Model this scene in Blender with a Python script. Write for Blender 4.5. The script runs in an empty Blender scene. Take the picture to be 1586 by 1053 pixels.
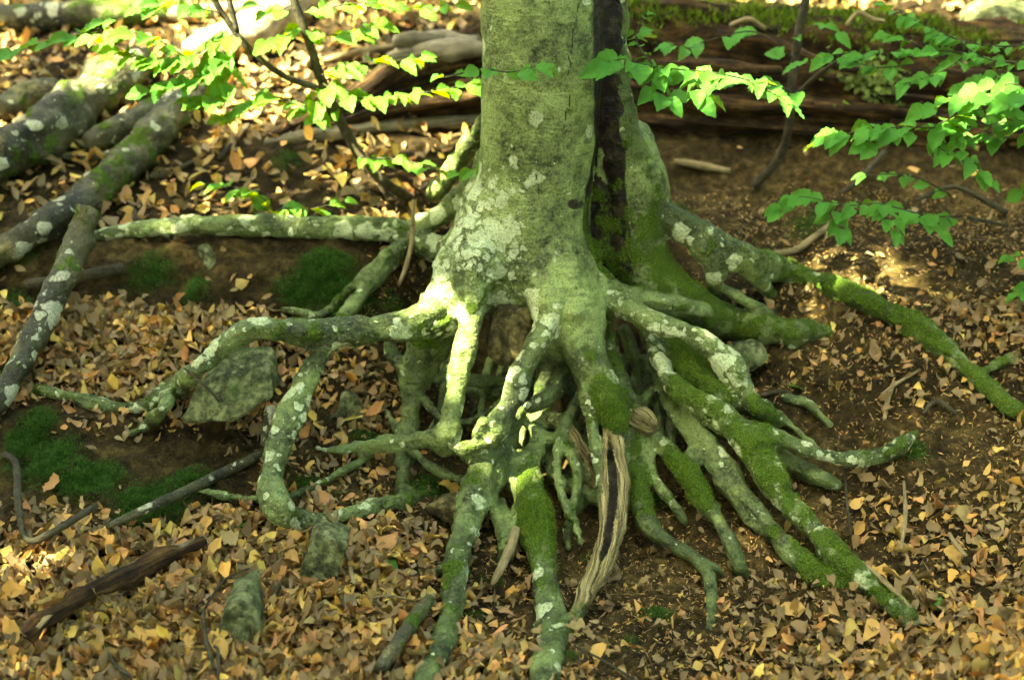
import bpy, bmesh, math, random
import numpy as np
from mathutils import Vector, Matrix
from mathutils.bvhtree import BVHTree

random.seed(11); rng = np.random.default_rng(11)
sc = bpy.context.scene
COL = sc.collection

# ------------------------------------------------------------------ camera, sky, sun, exposure
FPX = 2179.0; PITCH = math.radians(20.0); CAM = np.array([0.0, -2.8, 1.35])
cam_d = bpy.data.cameras.new('camera'); cam = bpy.data.objects.new('camera', cam_d); COL.objects.link(cam)
cam.location = CAM; cam.rotation_euler = (math.pi/2-PITCH, 0, 0)
cam_d.sensor_width = 36.0; cam_d.lens = 36.0*FPX/1586.0
cam_d.clip_start = 0.05; cam_d.clip_end = 500
cam_d.dof.use_dof = True; cam_d.dof.focus_distance = 2.58; cam_d.dof.aperture_fstop = 2.6
sc.camera = cam
SUN = Vector((-0.53, -0.30, 0.80)).normalized()
world = bpy.data.worlds.new('World'); sc.world = world; world.use_nodes = True
wn = world.node_tree.nodes; wl = world.node_tree.links
sky = wn.new('ShaderNodeTexSky'); sky.sky_type = 'NISHITA'; sky.sun_disc = False
sky.sun_elevation = math.asin(SUN.z); sky.sun_rotation = math.atan2(SUN.x, SUN.y)
sky.air_density = 1.0; sky.dust_density = 3.0; sky.ozone_density = 1.0
wl.new(sky.outputs[0], wn['Background'].inputs[0]); wn['Background'].inputs[1].default_value = 0.13
sun_d = bpy.data.lights.new('sun', 'SUN'); sun = bpy.data.objects.new('sun', sun_d); COL.objects.link(sun)
sun_d.energy = 5.0; sun_d.angle = math.radians(0.53); sun_d.color = (1.0, 0.95, 0.86)
sun.rotation_euler = (-SUN).to_track_quat('-Z', 'Y').to_euler(); sun.location = (-3, -1, 6)
vs = sc.view_settings
sc.display_settings.display_device = 'sRGB'
vs.view_transform = 'Standard'; vs.look = 'None'; vs.gamma = 1.0; vs.use_curve_mapping = False
vs.exposure = 3.85
vs.use_white_balance = True; vs.white_balance_temperature = 9150; vs.white_balance_tint = -8
sc.cycles.max_bounces = 4; sc.cycles.diffuse_bounces = 2; sc.cycles.transmission_bounces = 3; sc.cycles.glossy_bounces = 2
sc.cycles.use_denoising = True; sc.cycles.use_adaptive_sampling = True; sc.cycles.adaptive_threshold = 0.03; sc.cycles.adaptive_min_samples = 16
sc.cycles.sample_clamp_indirect = 6.0

# ------------------------------------------------------------------ helpers: projection, noise, meshes
def ray(px, py):
    a = (px-793.0)/FPX; b = -(py-526.5)/FPX
    c, s = math.cos(PITCH), math.sin(PITCH)
    return np.array([a, c+b*s, -s+b*c])
def at(px, py, y):
    d = ray(px, py); t = (y-CAM[1])/d[1]
    return CAM+d*t
def axial(y, z):
    return (y-CAM[1])*math.cos(PITCH)-(z-CAM[2])*math.sin(PITCH)
def zrow(row, y):
    return at(793, row, y)[2]
def topx(P):
    P = np.atleast_2d(P)-CAM; c, s = math.cos(PITCH), math.sin(PITCH)
    dep = P[:, 1]*c-P[:, 2]*s; up = P[:, 1]*s+P[:, 2]*c
    return np.stack([793+FPX*P[:, 0]/dep, 526.5-FPX*up/dep, dep], 1)
def sstep(a, b, x):
    t = np.clip((np.asarray(x, float)-a)/(b-a), 0, 1); return t*t*(3-2*t)
def vnoise(P, scale, seed=0):
    P = np.asarray(P, np.float64)*scale+seed*17.31
    i = np.floor(P).astype(np.int64); f = P-i; f = f*f*(3-2*f)
    def h(a, b, c):
        n = (a*73856093) ^ (b*19349663) ^ (c*83492791) ^ (seed*2654435761)
        n = (n ^ (n >> 13))*1274126177 & 0x7fffffff
        n = (n ^ (n >> 15))*2246822519 & 0x7fffffff
        return (n & 0xffff)/32767.5-1
    r = 0
    for dx in (0, 1):
        for dy in (0, 1):
            for dz in (0, 1):
                w = (f[..., 0] if dx else 1-f[..., 0])*(f[..., 1] if dy else 1-f[..., 1])*(f[..., 2] if dz else 1-f[..., 2])
                r = r+w*h(i[..., 0]+dx, i[..., 1]+dy, i[..., 2]+dz)
    return r
def fbm(P, scale, seed=0, oct=3):
    r = 0; a = 1.0
    for k in range(oct):
        r = r+a*vnoise(P, scale*2**k, seed+k*7); a *= 0.5
    return r
def mesh_np(name, V, F, attrs=None, smooth=True):
    """V (n,3); F (m,3) or (m,4) int arrays"""
    m = bpy.data.meshes.new(name)
    F = np.asarray(F, np.int32); k = F.shape[1]
    m.vertices.add(len(V)); m.vertices.foreach_set('co', np.asarray(V, np.float32).ravel())
    m.loops.add(F.size); m.loops.foreach_set('vertex_index', F.ravel())
    m.polygons.add(len(F)); m.polygons.foreach_set('loop_start', np.arange(0, F.size, k, dtype=np.int32))
    m.polygons.foreach_set('use_smooth', np.full(len(F), smooth))
    m.update(calc_edges=True)
    for n, (kind, arr) in (attrs or {}).items():
        a = m.attributes.new(n, kind, 'POINT')
        key = {'FLOAT': 'value', 'FLOAT_VECTOR': 'vector', 'FLOAT_COLOR': 'color'}[kind]
        a.data.foreach_set(key, np.asarray(arr, np.float32).ravel())
    m.validate()
    return m
def link(name, mesh, mat=None, parent=None, loc=None):
    o = bpy.data.objects.new(name, mesh); COL.objects.link(o)
    if mat and mesh is not None and not mesh.materials: mesh.materials.append(mat)
    if parent: o.parent = parent
    if loc is not None: o.location = loc
    return o
def tag(o, label=None, cat=None, group=None, kind=None):
    if label: o['label'] = label
    if cat: o['category'] = cat
    if group: o['group'] = group
    if kind: o['kind'] = kind
    return o
def empty(name, loc):
    o = bpy.data.objects.new(name, None); COL.objects.link(o); o.location = loc
    o.empty_display_size = 0.05; return o
def local(o, base):
    """mesh built in world coords put under an empty at base"""
    o.location = (-base[0], -base[1], -base[2]); return o
def catmull(P, n):
    """P (k,d) -> dense samples along centripetal-ish Catmull-Rom, n per span"""
    P = np.asarray(P, float); k = len(P)
    Q = np.vstack([2*P[0]-P[1], P, 2*P[-1]-P[-2]]); out = []
    for i in range(k-1):
        a, b, c, d = Q[i:i+4]; t = np.linspace(0, 1, n, endpoint=False)[:, None]
        out.append(0.5*((2*b)+(c-a)*t+(2*a-5*b+4*c-d)*t**2+(3*b-a-3*c+d)*t**3))
    out.append(P[-1:]); return np.vstack(out)
def tube(W, R, segs=8, noise=0.0, nscale=20, seed=0, ridges=None, cap=True, flat=1.0):
    """tube along world points W with radii R -> V,F(quads), along, angle"""
    W = np.asarray(W, float); R = np.asarray(R, float); n = len(W)
    T = np.gradient(W, axis=0); T /= np.linalg.norm(T, axis=1)[:, None]+1e-9
    ref = np.array([0, 0, 1.0]) if abs(T[0][2]) < 0.9 else np.array([0, 1.0, 0])
    N = np.zeros_like(W); v = ref-T[0]*np.dot(ref, T[0]); N[0] = v/np.linalg.norm(v)
    for i in range(1, n):
        v = N[i-1]-T[i]*np.dot(N[i-1], T[i]); N[i] = v/(np.linalg.norm(v)+1e-9)
    B = np.cross(T, N)
    ang = np.linspace(0, 2*np.pi, segs, endpoint=False)
    L = np.concatenate([[0], np.cumsum(np.linalg.norm(np.diff(W, axis=0), axis=1))])
    rr = np.repeat(R[:, None], segs, 1)
    if ridges is not None: rr = rr*ridges(L[:, None]+0*ang[None], ang[None]+0*L[:, None])
    V = W[:, None]+rr[..., None]*(np.cos(ang)[None, :, None]*N[:, None]*flat+np.sin(ang)[None, :, None]*B[:, None])
    if noise:
        d = fbm(V.reshape(-1, 3), nscale, seed).reshape(n, segs)
        V = V+(V-W[:, None])*(noise*d)[..., None]
    V = V.reshape(-1, 3)
    i = np.arange(n-1)[:, None]*segs; j = np.arange(segs)[None]; j2 = (j+1) % segs
    F = np.stack([i+j, i+j2, i+segs+j2, i+segs+j], -1).reshape(-1, 4)
    if cap:
        nv = len(V); V = np.vstack([V, W[:1]-T[:1]*R[0]*0.3, W[-1:]+T[-1:]*R[-1]*0.3])
        j = np.arange(segs); j2 = (j+1) % segs
        F = np.vstack([F, np.stack([j2, j, np.full(segs, nv), np.full(segs, nv)], 1), np.stack([(n-1)*segs+j, (n-1)*segs+j2, np.full(segs, nv+1), np.full(segs, nv+1)], 1)])
    al = np.concatenate([np.repeat(L, segs), [0, L[-1]]]) if cap else np.repeat(L, segs)
    return V, F, al
def split_caps(F):
    """quads with a doubled last index -> tris"""
    F = np.asarray(F); d = F[:, 2] == F[:, 3]
    q = F[~d]; return np.vstack([q[:, [0, 1, 2]], q[:, [0, 2, 3]], F[d][:, :3]])

# ------------------------------------------------------------------ node material helper
class NT:
    def __init__(s, name):
        s.m = bpy.data.materials.new(name); s.m.use_nodes = True
        s.t = s.m.node_tree; s.n = s.t.nodes; s.l = s.t.links
        s.b = s.n['Principled BSDF']; s.out = s.n['Material Output']
    def node(s, typ, ins=None, **kw):
        n = s.n.new(typ)
        for k, v in kw.items(): setattr(n, k, v)
        for k, v in (ins or {}).items(): s.set(n.inputs[k], v)
        return n
    def set(s, sock, v):
        if isinstance(v, bpy.types.NodeSocket): s.l.new(v, sock)
        elif isinstance(v, tuple) and len(v) == 3 and sock.type == 'RGBA': sock.default_value = (*v, 1)
        else: sock.default_value = v
    def coord(s): return s.node('ShaderNodeTexCoord').outputs['Object']
    def attr(s, n, out='Fac'): return s.node('ShaderNodeAttribute', attribute_name=n).outputs[out]
    def noise(s, vec, scale, detail=4, rough=0.55, out=0, dist=0):
        return s.node('ShaderNodeTexNoise', {'Vector': vec, 'Scale': scale, 'Detail': detail, 'Roughness': rough, 'Distortion': dist}).outputs[out]
    def vor(s, vec, scale, feature='F1', out='Distance', rnd=1.0):
        return s.node('ShaderNodeTexVoronoi', {'Vector': vec, 'Scale': scale, 'Randomness': rnd}, feature=feature).outputs[out]
    def ramp(s, fac, stops, interp='LINEAR'):
        r = s.node('ShaderNodeValToRGB', {'Fac': fac}); e = r.color_ramp.elements; r.color_ramp.interpolation = interp
        while len(e) < len(stops): e.new(0.5)
        for x, (p, c) in zip(e, stops): x.position = p; x.color = (*c, 1) if isinstance(c, tuple) else (c, c, c, 1)
        return r.outputs['Color']
    def mix(s, f, a, b, mode='MIX'):
        n = s.node('ShaderNodeMix', data_type='RGBA', blend_type=mode)
        s.set(n.inputs[0], f); s.set(n.inputs[6], a); s.set(n.inputs[7], b); return n.outputs[2]
    def math(s, op, a, b=0.0, c=0.0, clamp=False):
        n = s.node('ShaderNodeMath', operation=op, use_clamp=clamp)
        s.set(n.inputs[0], a); s.set(n.inputs[1], b); s.set(n.inputs[2], c); return n.outputs[0]
    def maprange(s, v, a, b, c=0.0, d=1.0):
        n = s.node('ShaderNodeMapRange', {'Value': v, 'From Min': a, 'From Max': b, 'To Min': c, 'To Max': d}); n.clamp = True
        return n.outputs[0]
    def mapping(s, vec, scale):
        return s.node('ShaderNodeMapping', {'Vector': vec, 'Scale': scale}).outputs[0]
    def bump(s, h, strength=0.5, dist=0.01, prev=None):
        n = s.node('ShaderNodeBump', {'Height': h, 'Strength': strength, 'Distance': dist})
        if prev is not None: s.l.new(prev, n.inputs['Normal'])
        return n.outputs[0]
    def done(s, color, rough, normal=None, spec=0.3):
        s.set(s.b.inputs['Base Color'], color); s.set(s.b.inputs['Roughness'], rough)
        s.b.inputs['Specular IOR Level'].default_value = spec
        if normal is not None: s.l.new(normal, s.b.inputs['Normal'])
        return s.m

def mat_bark(name, dark=(0.018, 0.025, 0.008), light=(0.215, 0.285, 0.090), lich=(0.44, 0.55, 0.27)):
    t = NT(name); co = t.coord()
    moss, lic, rot, wood = (t.attr(a) for a in ('moss', 'lichen', 'rot', 'wood'))
    n1 = t.noise(co, 7, 2, 0.6); n2 = t.noise(co, 34, 4, 0.65); n3 = t.noise(co, 160, 2, 0.6)
    band = t.noise(t.mapping(co, (18, 18, 130)), 1, 2, 0.6)
    blot = t.math('ADD', t.math('MULTIPLY', n1, 0.55), t.math('MULTIPLY', n2, 0.45))
    base = t.ramp(blot, [(0.41, dark), (0.475, tuple(0.42*(a+b) for a, b in zip(dark, light))), (0.56, light)])
    base = t.mix(t.maprange(band, 0.52, 0.72, 0, 0.45), base, tuple(0.55*c for c in dark))
    base = t.mix(t.maprange(n3, 0.35, 0.7, 0.0, 0.40), base, tuple(1.35*c for c in light))
    base = t.mix(1.0, base, t.ramp(t.attr('pale'), [(0.0, (0.42, 0.45, 0.42)), (1.0, (1.0, 1.0, 1.0))]), 'MULTIPLY')
    # crustose lichen rosettes
    wc = t.node('ShaderNodeVectorMath', {0: co, 1: t.node('ShaderNodeVectorMath', {0: t.node('ShaderNodeTexNoise', {'Vector': co, 'Scale': 42.0, 'Detail': 3.0}).outputs[1], 3: 0.030}, operation='SCALE').outputs[0]}, operation='ADD').outputs[0]
    def ros(scale, lo):
        v = t.node('ShaderNodeTexVoronoi', {'Vector': wc, 'Scale': scale})
        rnd = t.node('ShaderNodeSeparateColor', {'Color': v.outputs['Color']}).outputs[0]
        rad = t.maprange(t.math('ADD', rnd, t.math('MULTIPLY', lic, 0.85)), lo, lo+1.0, 0.0, 0.62)
        edge = t.math('SUBTRACT', rad, v.outputs['Distance'])
        return t.maprange(edge, 0.0, 0.05), t.maprange(edge, 0.0, 0.16)
    r1, e1 = ros(19.0, 0.66); r2, e2 = ros(46.0, 0.84); r3, e3 = ros(130.0, 1.0)
    lm = t.math('MAXIMUM', t.math('MAXIMUM', r1, r2), t.math('MULTIPLY', r3, 0.55))
    lcol = t.mix(t.maprange(n2, 0.35, 0.65), lich, tuple(c*0.62 for c in lich))
    lcol = t.mix(t.math('MULTIPLY', e1, 0.35), t.mix(0.5, lcol, (0.55, 0.6, 0.38)), lcol)
    base = t.mix(t.math('MULTIPLY', lm, t.maprange(n3, 0.3, 0.6, 0.55, 0.92)), base, lcol)
    fine = t.noise(co, 260, 2, 0.7)
    base = t.mix(t.maprange(fine, 0.52, 0.64, 0, 0.6), base, tuple(0.5*c for c in dark))
    # weathered bare wood, dark rot, moss
    fib = t.noise(t.mapping(t.attr('fib', 'Vector'), (9, 190, 1)), 1, 3, 0.7)
    wcol = t.ramp(fib, [(0.36, (0.03, 0.02, 0.008)), (0.48, (0.20, 0.16, 0.06)), (0.66, (0.48, 0.42, 0.19))])
    wm = t.maprange(t.math('ADD', wood, t.math('MULTIPLY', t.math('SUBTRACT', n2, 0.5), 0.6)), 0.42, 0.58)
    base = t.mix(wm, base, wcol)
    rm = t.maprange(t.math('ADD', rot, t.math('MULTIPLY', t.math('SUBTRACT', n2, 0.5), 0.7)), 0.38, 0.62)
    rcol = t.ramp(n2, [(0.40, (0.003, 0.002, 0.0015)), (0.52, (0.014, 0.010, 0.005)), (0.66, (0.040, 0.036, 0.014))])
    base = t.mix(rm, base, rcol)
    mf = t.noise(co, 300, 1, 0.7); mn = t.noise(co, 24, 3, 0.6)
    mm = t.maprange(t.math('ADD', moss, t.math('MULTIPLY', t.math('SUBTRACT', mn, 0.5), 2.4)), 0.42, 0.66)
    mm = t.math('MULTIPLY', mm, t.maprange(mf, 0.22, 0.46, 0.45, 1.0))
    mcol = t.mix(t.maprange(mn, 0.3, 0.7), t.ramp(mf, [(0.3, (0.010, 0.028, 0.003)), (0.6, (0.035, 0.095, 0.006)), (0.8, (0.09, 0.17, 0.012))]), (0.045, 0.075, 0.01), 'MIX')
    mcol = t.mix(0.35, t.ramp(mf, [(0.3, (0.018, 0.042, 0.003)), (0.6, (0.090, 0.165, 0.008)), (0.8, (0.19, 0.28, 0.02))]), mcol)
    base = t.mix(mm, base, mcol)
    h = t.math('ADD', t.math('MULTIPLY', n2, 1.0), t.math('MULTIPLY', n3, 0.35))
    h = t.math('ADD', h, t.math('MULTIPLY', band, 0.45))
    h = t.math('ADD', h, t.math('MULTIPLY', lm, 0.28))
    h = t.math('ADD', h, t.math('MULTIPLY', t.math('MULTIPLY', fib, wm), 2.2))
    h = t.math('ADD', h, t.math('MULTIPLY', t.math('MULTIPLY', mf, mm), 1.6))
    nrm = t.bump(h, 0.85, 0.008)
    return t.done(base, t.maprange(mm, 0, 1, 0.62, 0.95), nrm, 0.25)

def mat_soil():
    t = NT('soil'); co = t.coord(); moss = t.attr('moss'); lit = t.attr('litter')
    n1 = t.noise(co, 5, 5, 0.6); n2 = t.noise(co, 40, 6, 0.7); n3 = t.noise(co, 220, 3, 0.7)
    v = t.vor(co, 90)
    c = t.ramp(t.math('ADD', t.math('MULTIPLY', n1, 0.4), t.math('MULTIPLY', n2, 0.6)),
               [(0.36, (0.006, 0.004, 0.0015)), (0.5, (0.050, 0.034, 0.010)), (0.64, (0.16, 0.112, 0.036))])
    c = t.mix(t.maprange(n3, 0.56, 0.72, 0, 0.6), c, (0.20, 0.13, 0.042))
    c = t.mix(t.maprange(v, 0.0, 0.25, 0.5, 0), c, (0.03, 0.018, 0.008))
    lc = t.ramp(n2, [(0.35, (0.004, 0.0025, 0.001)), (0.55, (0.018, 0.010, 0.0035)), (0.7, (0.06, 0.035, 0.011))])
    c = t.mix(t.math('MULTIPLY', lit, 0.7), c, lc)
    mf = t.noise(co, 260, 3, 0.7)
    mm = t.maprange(t.math('ADD', moss, t.math('MULTIPLY', t.math('SUBTRACT', n2, 0.5), 0.9)), 0.4, 0.7)
    c = t.mix(mm, c, t.ramp(mf, [(0.3, (0.008, 0.026, 0.003)), (0.65, (0.03, 0.085, 0.006)), (0.8, (0.07, 0.15, 0.012))]))
    h = t.math('ADD', t.math('MULTIPLY', n2, 1.0), t.math('MULTIPLY', n3, 0.4))
    return t.done(c, 0.95, t.bump(h, 1.0, 0.022), 0.15)

def mat_dryleaf(name, col=None):
    t = NT(name); u = t.attr('uv', 'Vector'); co = t.coord()
    if col is None: c = t.attr('col', 'Color')
    else:
        oi = t.node('ShaderNodeObjectInfo').outputs['Random']
        c = t.mix(oi, tuple(x*0.75 for x in col), tuple(min(1, x*1.25) for x in col))
    sx = t.node('ShaderNodeSeparateXYZ', {0: u})
    ax = t.math('ABSOLUTE', sx.outputs[1])
    vein = t.math('SINE', t.math('MULTIPLY', t.math('SUBTRACT', sx.outputs[0], t.math('MULTIPLY', ax, 0.55)), 52.0))
    n = t.noise(t.coord(), 120, 4, 0.65)
    c = t.mix(t.maprange(n, 0.4, 0.72, 0, 0.55), c, t.mix(1.0, c, (0.42, 0.33, 0.25), 'MULTIPLY'))
    c = t.mix(t.maprange(ax, 0.0, 0.06, 0.35, 0), c, (0.5, 0.36, 0.16))
    h = t.math('ADD', t.math('MULTIPLY', vein, 0.5), t.math('MULTIPLY', n, 0.8))
    m = t.done(c, 0.6, t.bump(h, 0.5, 0.0025), 0.35)
    tr = t.node('ShaderNodeBsdfTranslucent', {'Color': c}); mx = t.node('ShaderNodeMixShader', {0: 0.09, 1: t.b.outputs[0], 2: tr.outputs[0]})
    t.l.new(mx.outputs[0], t.out.inputs[0]); return m

def mat_greenleaf(name, col=(0.020, 0.145, 0.014), tcol=(0.22, 0.31, 0.022)):
    t = NT(name); u = t.attr('uv', 'Vector')
    oi = t.node('ShaderNodeObjectInfo').outputs['Random']
    c = t.mix(oi, tuple(x*0.55 for x in col), (col[0]*1.6+.012, col[1]*1.3, col[2]))
    sx = t.node('ShaderNodeSeparateXYZ', {0: u}); ax = t.math('ABSOLUTE', sx.outputs[1])
    ph = t.math('MULTIPLY', t.math('SUBTRACT', sx.outputs[0], t.math('MULTIPLY', ax, 0.5)), 56.0)
    vein = t.math('SINE', ph)
    vl = t.maprange(vein, 0.88, 1.0)
    c = t.mix(t.math('MULTIPLY', vl, 0.5), c, (0.02, 0.24, 0.04))
    c = t.mix(t.maprange(vein, -1.0, -0.2, 0.6, 0.0), c, tuple(0.45*x for x in col))
    c = t.mix(t.maprange(ax, 0.0, 0.06, 0.6, 0), c, (0.10, 0.34, 0.06))
    n = t.noise(t.coord(), 60, 3, 0.6)
    c = t.mix(t.maprange(n, 0.62, 0.8, 0, 0.35), c, (0.05, 0.13, 0.02))
    m = t.done(c, 0.5, t.bump(vein, 0.9, 0.006), 0.12)
    tr = t.node('ShaderNodeBsdfTranslucent', {'Color': t.mix(oi, tuple(x*0.8 for x in tcol), tcol)})
    mx = t.node('ShaderNodeMixShader', {0: 0.42, 1: t.b.outputs[0], 2: tr.outputs[0]})
    t.l.new(mx.outputs[0], t.out.inputs[0]); return m

def mat_wood(name, stops, stretch=(6, 90, 90), moss_amt=0.0, rough=0.85, bump=0.9):
    """old wood; fibres along the thing's own length via the 'along' attribute, moss on the tops"""
    t = NT(name); co = t.coord(); u = t.attr('fib', 'Vector')
    f = t.noise(t.mapping(u, stretch), 1, 5, 0.7); n2 = t.noise(co, 30, 5, 0.65); n1 = t.noise(co, 8, 4, 0.6)
    c = t.ramp(t.math('ADD', t.math('MULTIPLY', f, 0.65), t.math('MULTIPLY', n2, 0.35)), stops)
    up = t.node('ShaderNodeSeparateXYZ', {0: t.node('ShaderNodeNewGeometry').outputs['Normal']}).outputs[2]
    mf = t.noise(co, 260, 3, 0.7)
    mm = t.maprange(t.math('ADD', t.math('MULTIPLY', up, 0.5), t.math('ADD', t.math('MULTIPLY', t.math('SUBTRACT', n1, 0.5), 1.6), moss_amt-0.5)), 0.3, 0.55)
    c = t.mix(mm, c, t.ramp(mf, [(0.3, (0.010, 0.026, 0.003)), (0.6, (0.04, 0.09, 0.006)), (0.8, (0.10, 0.17, 0.02))]))
    h = t.math('ADD', t.math('MULTIPLY', f, 1.2), t.math('MULTIPLY', n2, 0.6))
    return t.done(c, rough, t.bump(h, bump, 0.008), 0.2)

def mat_rock(name, a, b, moss_amt):
    t = NT(name); co = t.coord()
    n1 = t.noise(co, 9, 5, 0.6); n2 = t.noise(co, 45, 6, 0.7); mf = t.noise(co, 280, 3, 0.7)
    c = t.ramp(n2, [(0.38, tuple(x*0.3 for x in a)), (0.5, a), (0.6, b)])
    c = t.mix(t.maprange(t.vor(co, 30), 0.12, 0.2, 0.5, 0), c, tuple(min(1, x*1.5) for x in b))
    up = t.node('ShaderNodeSeparateXYZ', {0: t.node('ShaderNodeNewGeometry').outputs['Normal']}).outputs[2]
    mm = t.maprange(t.math('ADD', t.math('MULTIPLY', up, 0.4), t.math('ADD', t.math('MULTIPLY', t.math('SUBTRACT', n1, 0.5), 2.0), moss_amt-0.5)), 0.2, 0.5)
    c = t.mix(mm, c, t.ramp(mf, [(0.3, (0.010, 0.028, 0.003)), (0.6, (0.035, 0.09, 0.006)), (0.8, (0.08, 0.16, 0.02))]))
    h = t.math('ADD', n2, t.math('MULTIPLY', mf, 0.3))
    return t.done(c, 0.85, t.bump(h, 1.0, 0.02), 0.25)

def mat_moss():
    t = NT('moss_strands'); c = t.attr('col', 'Color')
    m = t.done(c, 0.8, None, 0.2)
    tr = t.node('ShaderNodeBsdfTranslucent', {'Color': c}); mx = t.node('ShaderNodeMixShader', {0: 0.3, 1: t.b.outputs[0], 2: tr.outputs[0]})
    t.l.new(mx.outputs[0], t.out.inputs[0]); return m

M_BARK = mat_bark('beech_bark')
M_SOIL = mat_soil()
M_LITTER = mat_dryleaf('leaf_litter')
M_GREEN = mat_greenleaf('green_leaf')
M_GREENY = mat_greenleaf('backlit_yellow_leaf', (0.060, 0.150, 0.003), (0.34, 0.42, 0.002))  # leaf colour yellowed and brightened to look backlit by the sun
M_MOSS = mat_moss()
def mat_crown():
    t = NT('crown_leaf'); d = t.node('ShaderNodeBsdfDiffuse', {'Color': (.05, .12, .02)}); tr = t.node('ShaderNodeBsdfTranslucent', {'Color': (.14, .26, .03)})
    t.l.new(t.node('ShaderNodeMixShader', {0: .45, 1: d.outputs[0], 2: tr.outputs[0]}).outputs[0], t.out.inputs[0]); return t.m
M_CROWN = mat_crown()
t_ = NT('far_foliage'); M_FAR = t_.done((0.030, 0.048, 0.012), 0.9, None, 0.0)  # kept dark so the unseen foliage ring throws little fill light
M_TWIG = mat_wood('twig_bark', [(0.3, (0.012, 0.010, 0.006)), (0.5, (0.045, 0.04, 0.022)), (0.75, (0.12, 0.11, 0.06))], (40, 60, 60), 0.0)
M_TWIGPALE = mat_wood('pale_twig', [(0.3, (0.06, 0.045, 0.02)), (0.5, (0.22, 0.17, 0.08)), (0.75, (0.42, 0.35, 0.2))], (20, 90, 90), -0.2)
M_LOG = mat_wood('log_bark', [(0.32, (0.012, 0.011, 0.006)), (0.5, (0.06, 0.055, 0.03)), (0.7, (0.24, 0.22, 0.13))], (14, 40, 40), 0.14, .9, 1.0)
M_LOG = mat_bark('fallen_beech_bark', (0.008, 0.009, 0.004), (0.11, 0.105, 0.05), (0.36, 0.36, 0.25))
M_LOGPALE = mat_wood('pale_log_bark', [(0.3, (0.05, 0.042, 0.022)), (0.5, (0.26, 0.22, 0.13)), (0.7, (0.48, 0.43, 0.30))], (30, 40, 40), -0.1)
M_ROT = mat_wood('rotten_wood', [(0.38, (0.003, 0.002, 0.001)), (0.49, (0.022, 0.012, 0.004)), (0.60, (0.10, 0.056, 0.018)), (0.74, (0.26, 0.17, 0.075))], (5, 80, 80), 0.14, 0.9, 1.0)
M_GREYWOOD = mat_wood('grey_weathered_wood', [(0.3, (0.03, 0.025, 0.016)), (0.5, (0.16, 0.14, 0.095)), (0.7, (0.33, 0.29, 0.2))], (6, 90, 90), -0.15)
M_ROCK_A = mat_rock('mossy_stone', (0.11, 0.13, 0.05), (0.24, 0.27, 0.12), 0.33)
M_ROCK_B = mat_rock('ochre_stone', (0.10, 0.085, 0.03), (0.22, 0.18, 0.07), 0.05)

# ------------------------------------------------------------------ ground
# profile of the bank at several x: (row seen from the bank's front, depth y, litter 0..1)
PROF = {
 -1.30: [(1300,-1.30,1),(1053,-.88,1),(860,-.56,.7),(715,-.33,.0),(635,-.23,.6),(460,.16,.95),(390,.22,.10),(342,.34,.9),(150,.90,.9),(0,1.55,1)],
 -0.90: [(1300,-1.30,1),(1053,-.88,1),(855,-.56,.7),(720,-.33,.0),(640,-.24,.5),(465,.14,.95),(392,.21,.08),(345,.33,.9),(160,.85,.9),(0,1.50,1)],
 -0.62: [(1300,-1.30,1),(1053,-.88,1),(840,-.53,.75),(725,-.33,.05),(645,-.22,.4),(475,.11,.9),(398,.20,.08),(350,.32,.9),(180,.80,.9),(0,1.45,1)],
 -0.32: [(1300,-1.30,1),(1053,-.88,1),(842,-.50,.95),(755,-.32,.35),(640,-.09,.6),(505,.09,.5),(425,.19,.4),(350,.32,.9),(190,.75,.8),(0,1.40,1)],
 -0.12: [(1300,-1.30,1),(1053,-.84,.9),(930,-.58,.7),(805,-.34,.3),(725,-.06,.0),(610,.22,.0),(470,.36,.2),(350,.44,.8),(200,.75,.8),(0,1.35,1)],
  0.08: [(1300,-1.30,1),(1053,-.84,.35),(930,-.57,.2),(805,-.32,.05),(725,-.02,.0),(610,.28,.0),(480,.40,.1),(350,.48,.5),(220,.70,.4),(0,1.30,1)],
  0.30: [(1300,-1.30,1),(1053,-.84,.35),(930,-.57,.25),(805,-.34,.12),(715,-.06,.02),(600,.14,.05),(455,.26,.4),(360,.34,.3),(285,.52,.1),(15,1.18,1)],
  0.50: [(1300,-1.30,1),(1053,-.85,.6),(915,-.56,.3),(785,-.34,.2),(670,-.16,.15),(560,-.02,.4),(450,.10,.3),(365,.30,.3),(292,.52,.15),(20,1.15,1)],
  0.80: [(1300,-1.30,1),(1053,-.87,.85),(905,-.60,.55),(765,-.38,.3),(655,-.21,.26),(565,-.07,.36),(470,.08,.35),(375,.28,.34),(302,.50,.15),(25,1.15,1)],
  1.20: [(1300,-1.30,1),(1053,-.88,.9),(905,-.61,.6),(770,-.40,.34),(665,-.24,.26),(570,-.09,.4),(490,.07,.7),(385,.28,.4),(310,.50,.15),(25,1.15,1)],
}
xs_k = np.array(sorted(PROF)); K = 10
CY = np.array([[p[1] for p in PROF[x]] for x in xs_k]); CZ = np.array([[zrow(p[0], p[1]) for p in PROF[x]] for x in xs_k])
CL = np.array([[p[2] for p in PROF[x]] for x in xs_k])
GX = np.concatenate([np.linspace(-14, -2.2, 14, endpoint=False), np.linspace(-2.2, 2.2, 400), np.linspace(2.2, 14, 15)[1:]])
def blurx(A):
    w = 13; ker = np.hanning(w+2)[1:-1]; ker /= ker.sum()
    return np.stack([np.convolve(np.pad(A[:, k], w//2, mode='edge'), ker, 'valid') for k in range(A.shape[1])], 1)
iy, iz, il = (blurx(np.stack([np.interp(GX, xs_k, C[:, k]) for k in range(K)], 1)) for C in (CY, CZ, CL))
NV = 430
GY = np.zeros((len(GX), NV)); GZ = GY.copy(); GL = GY.copy()
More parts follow.
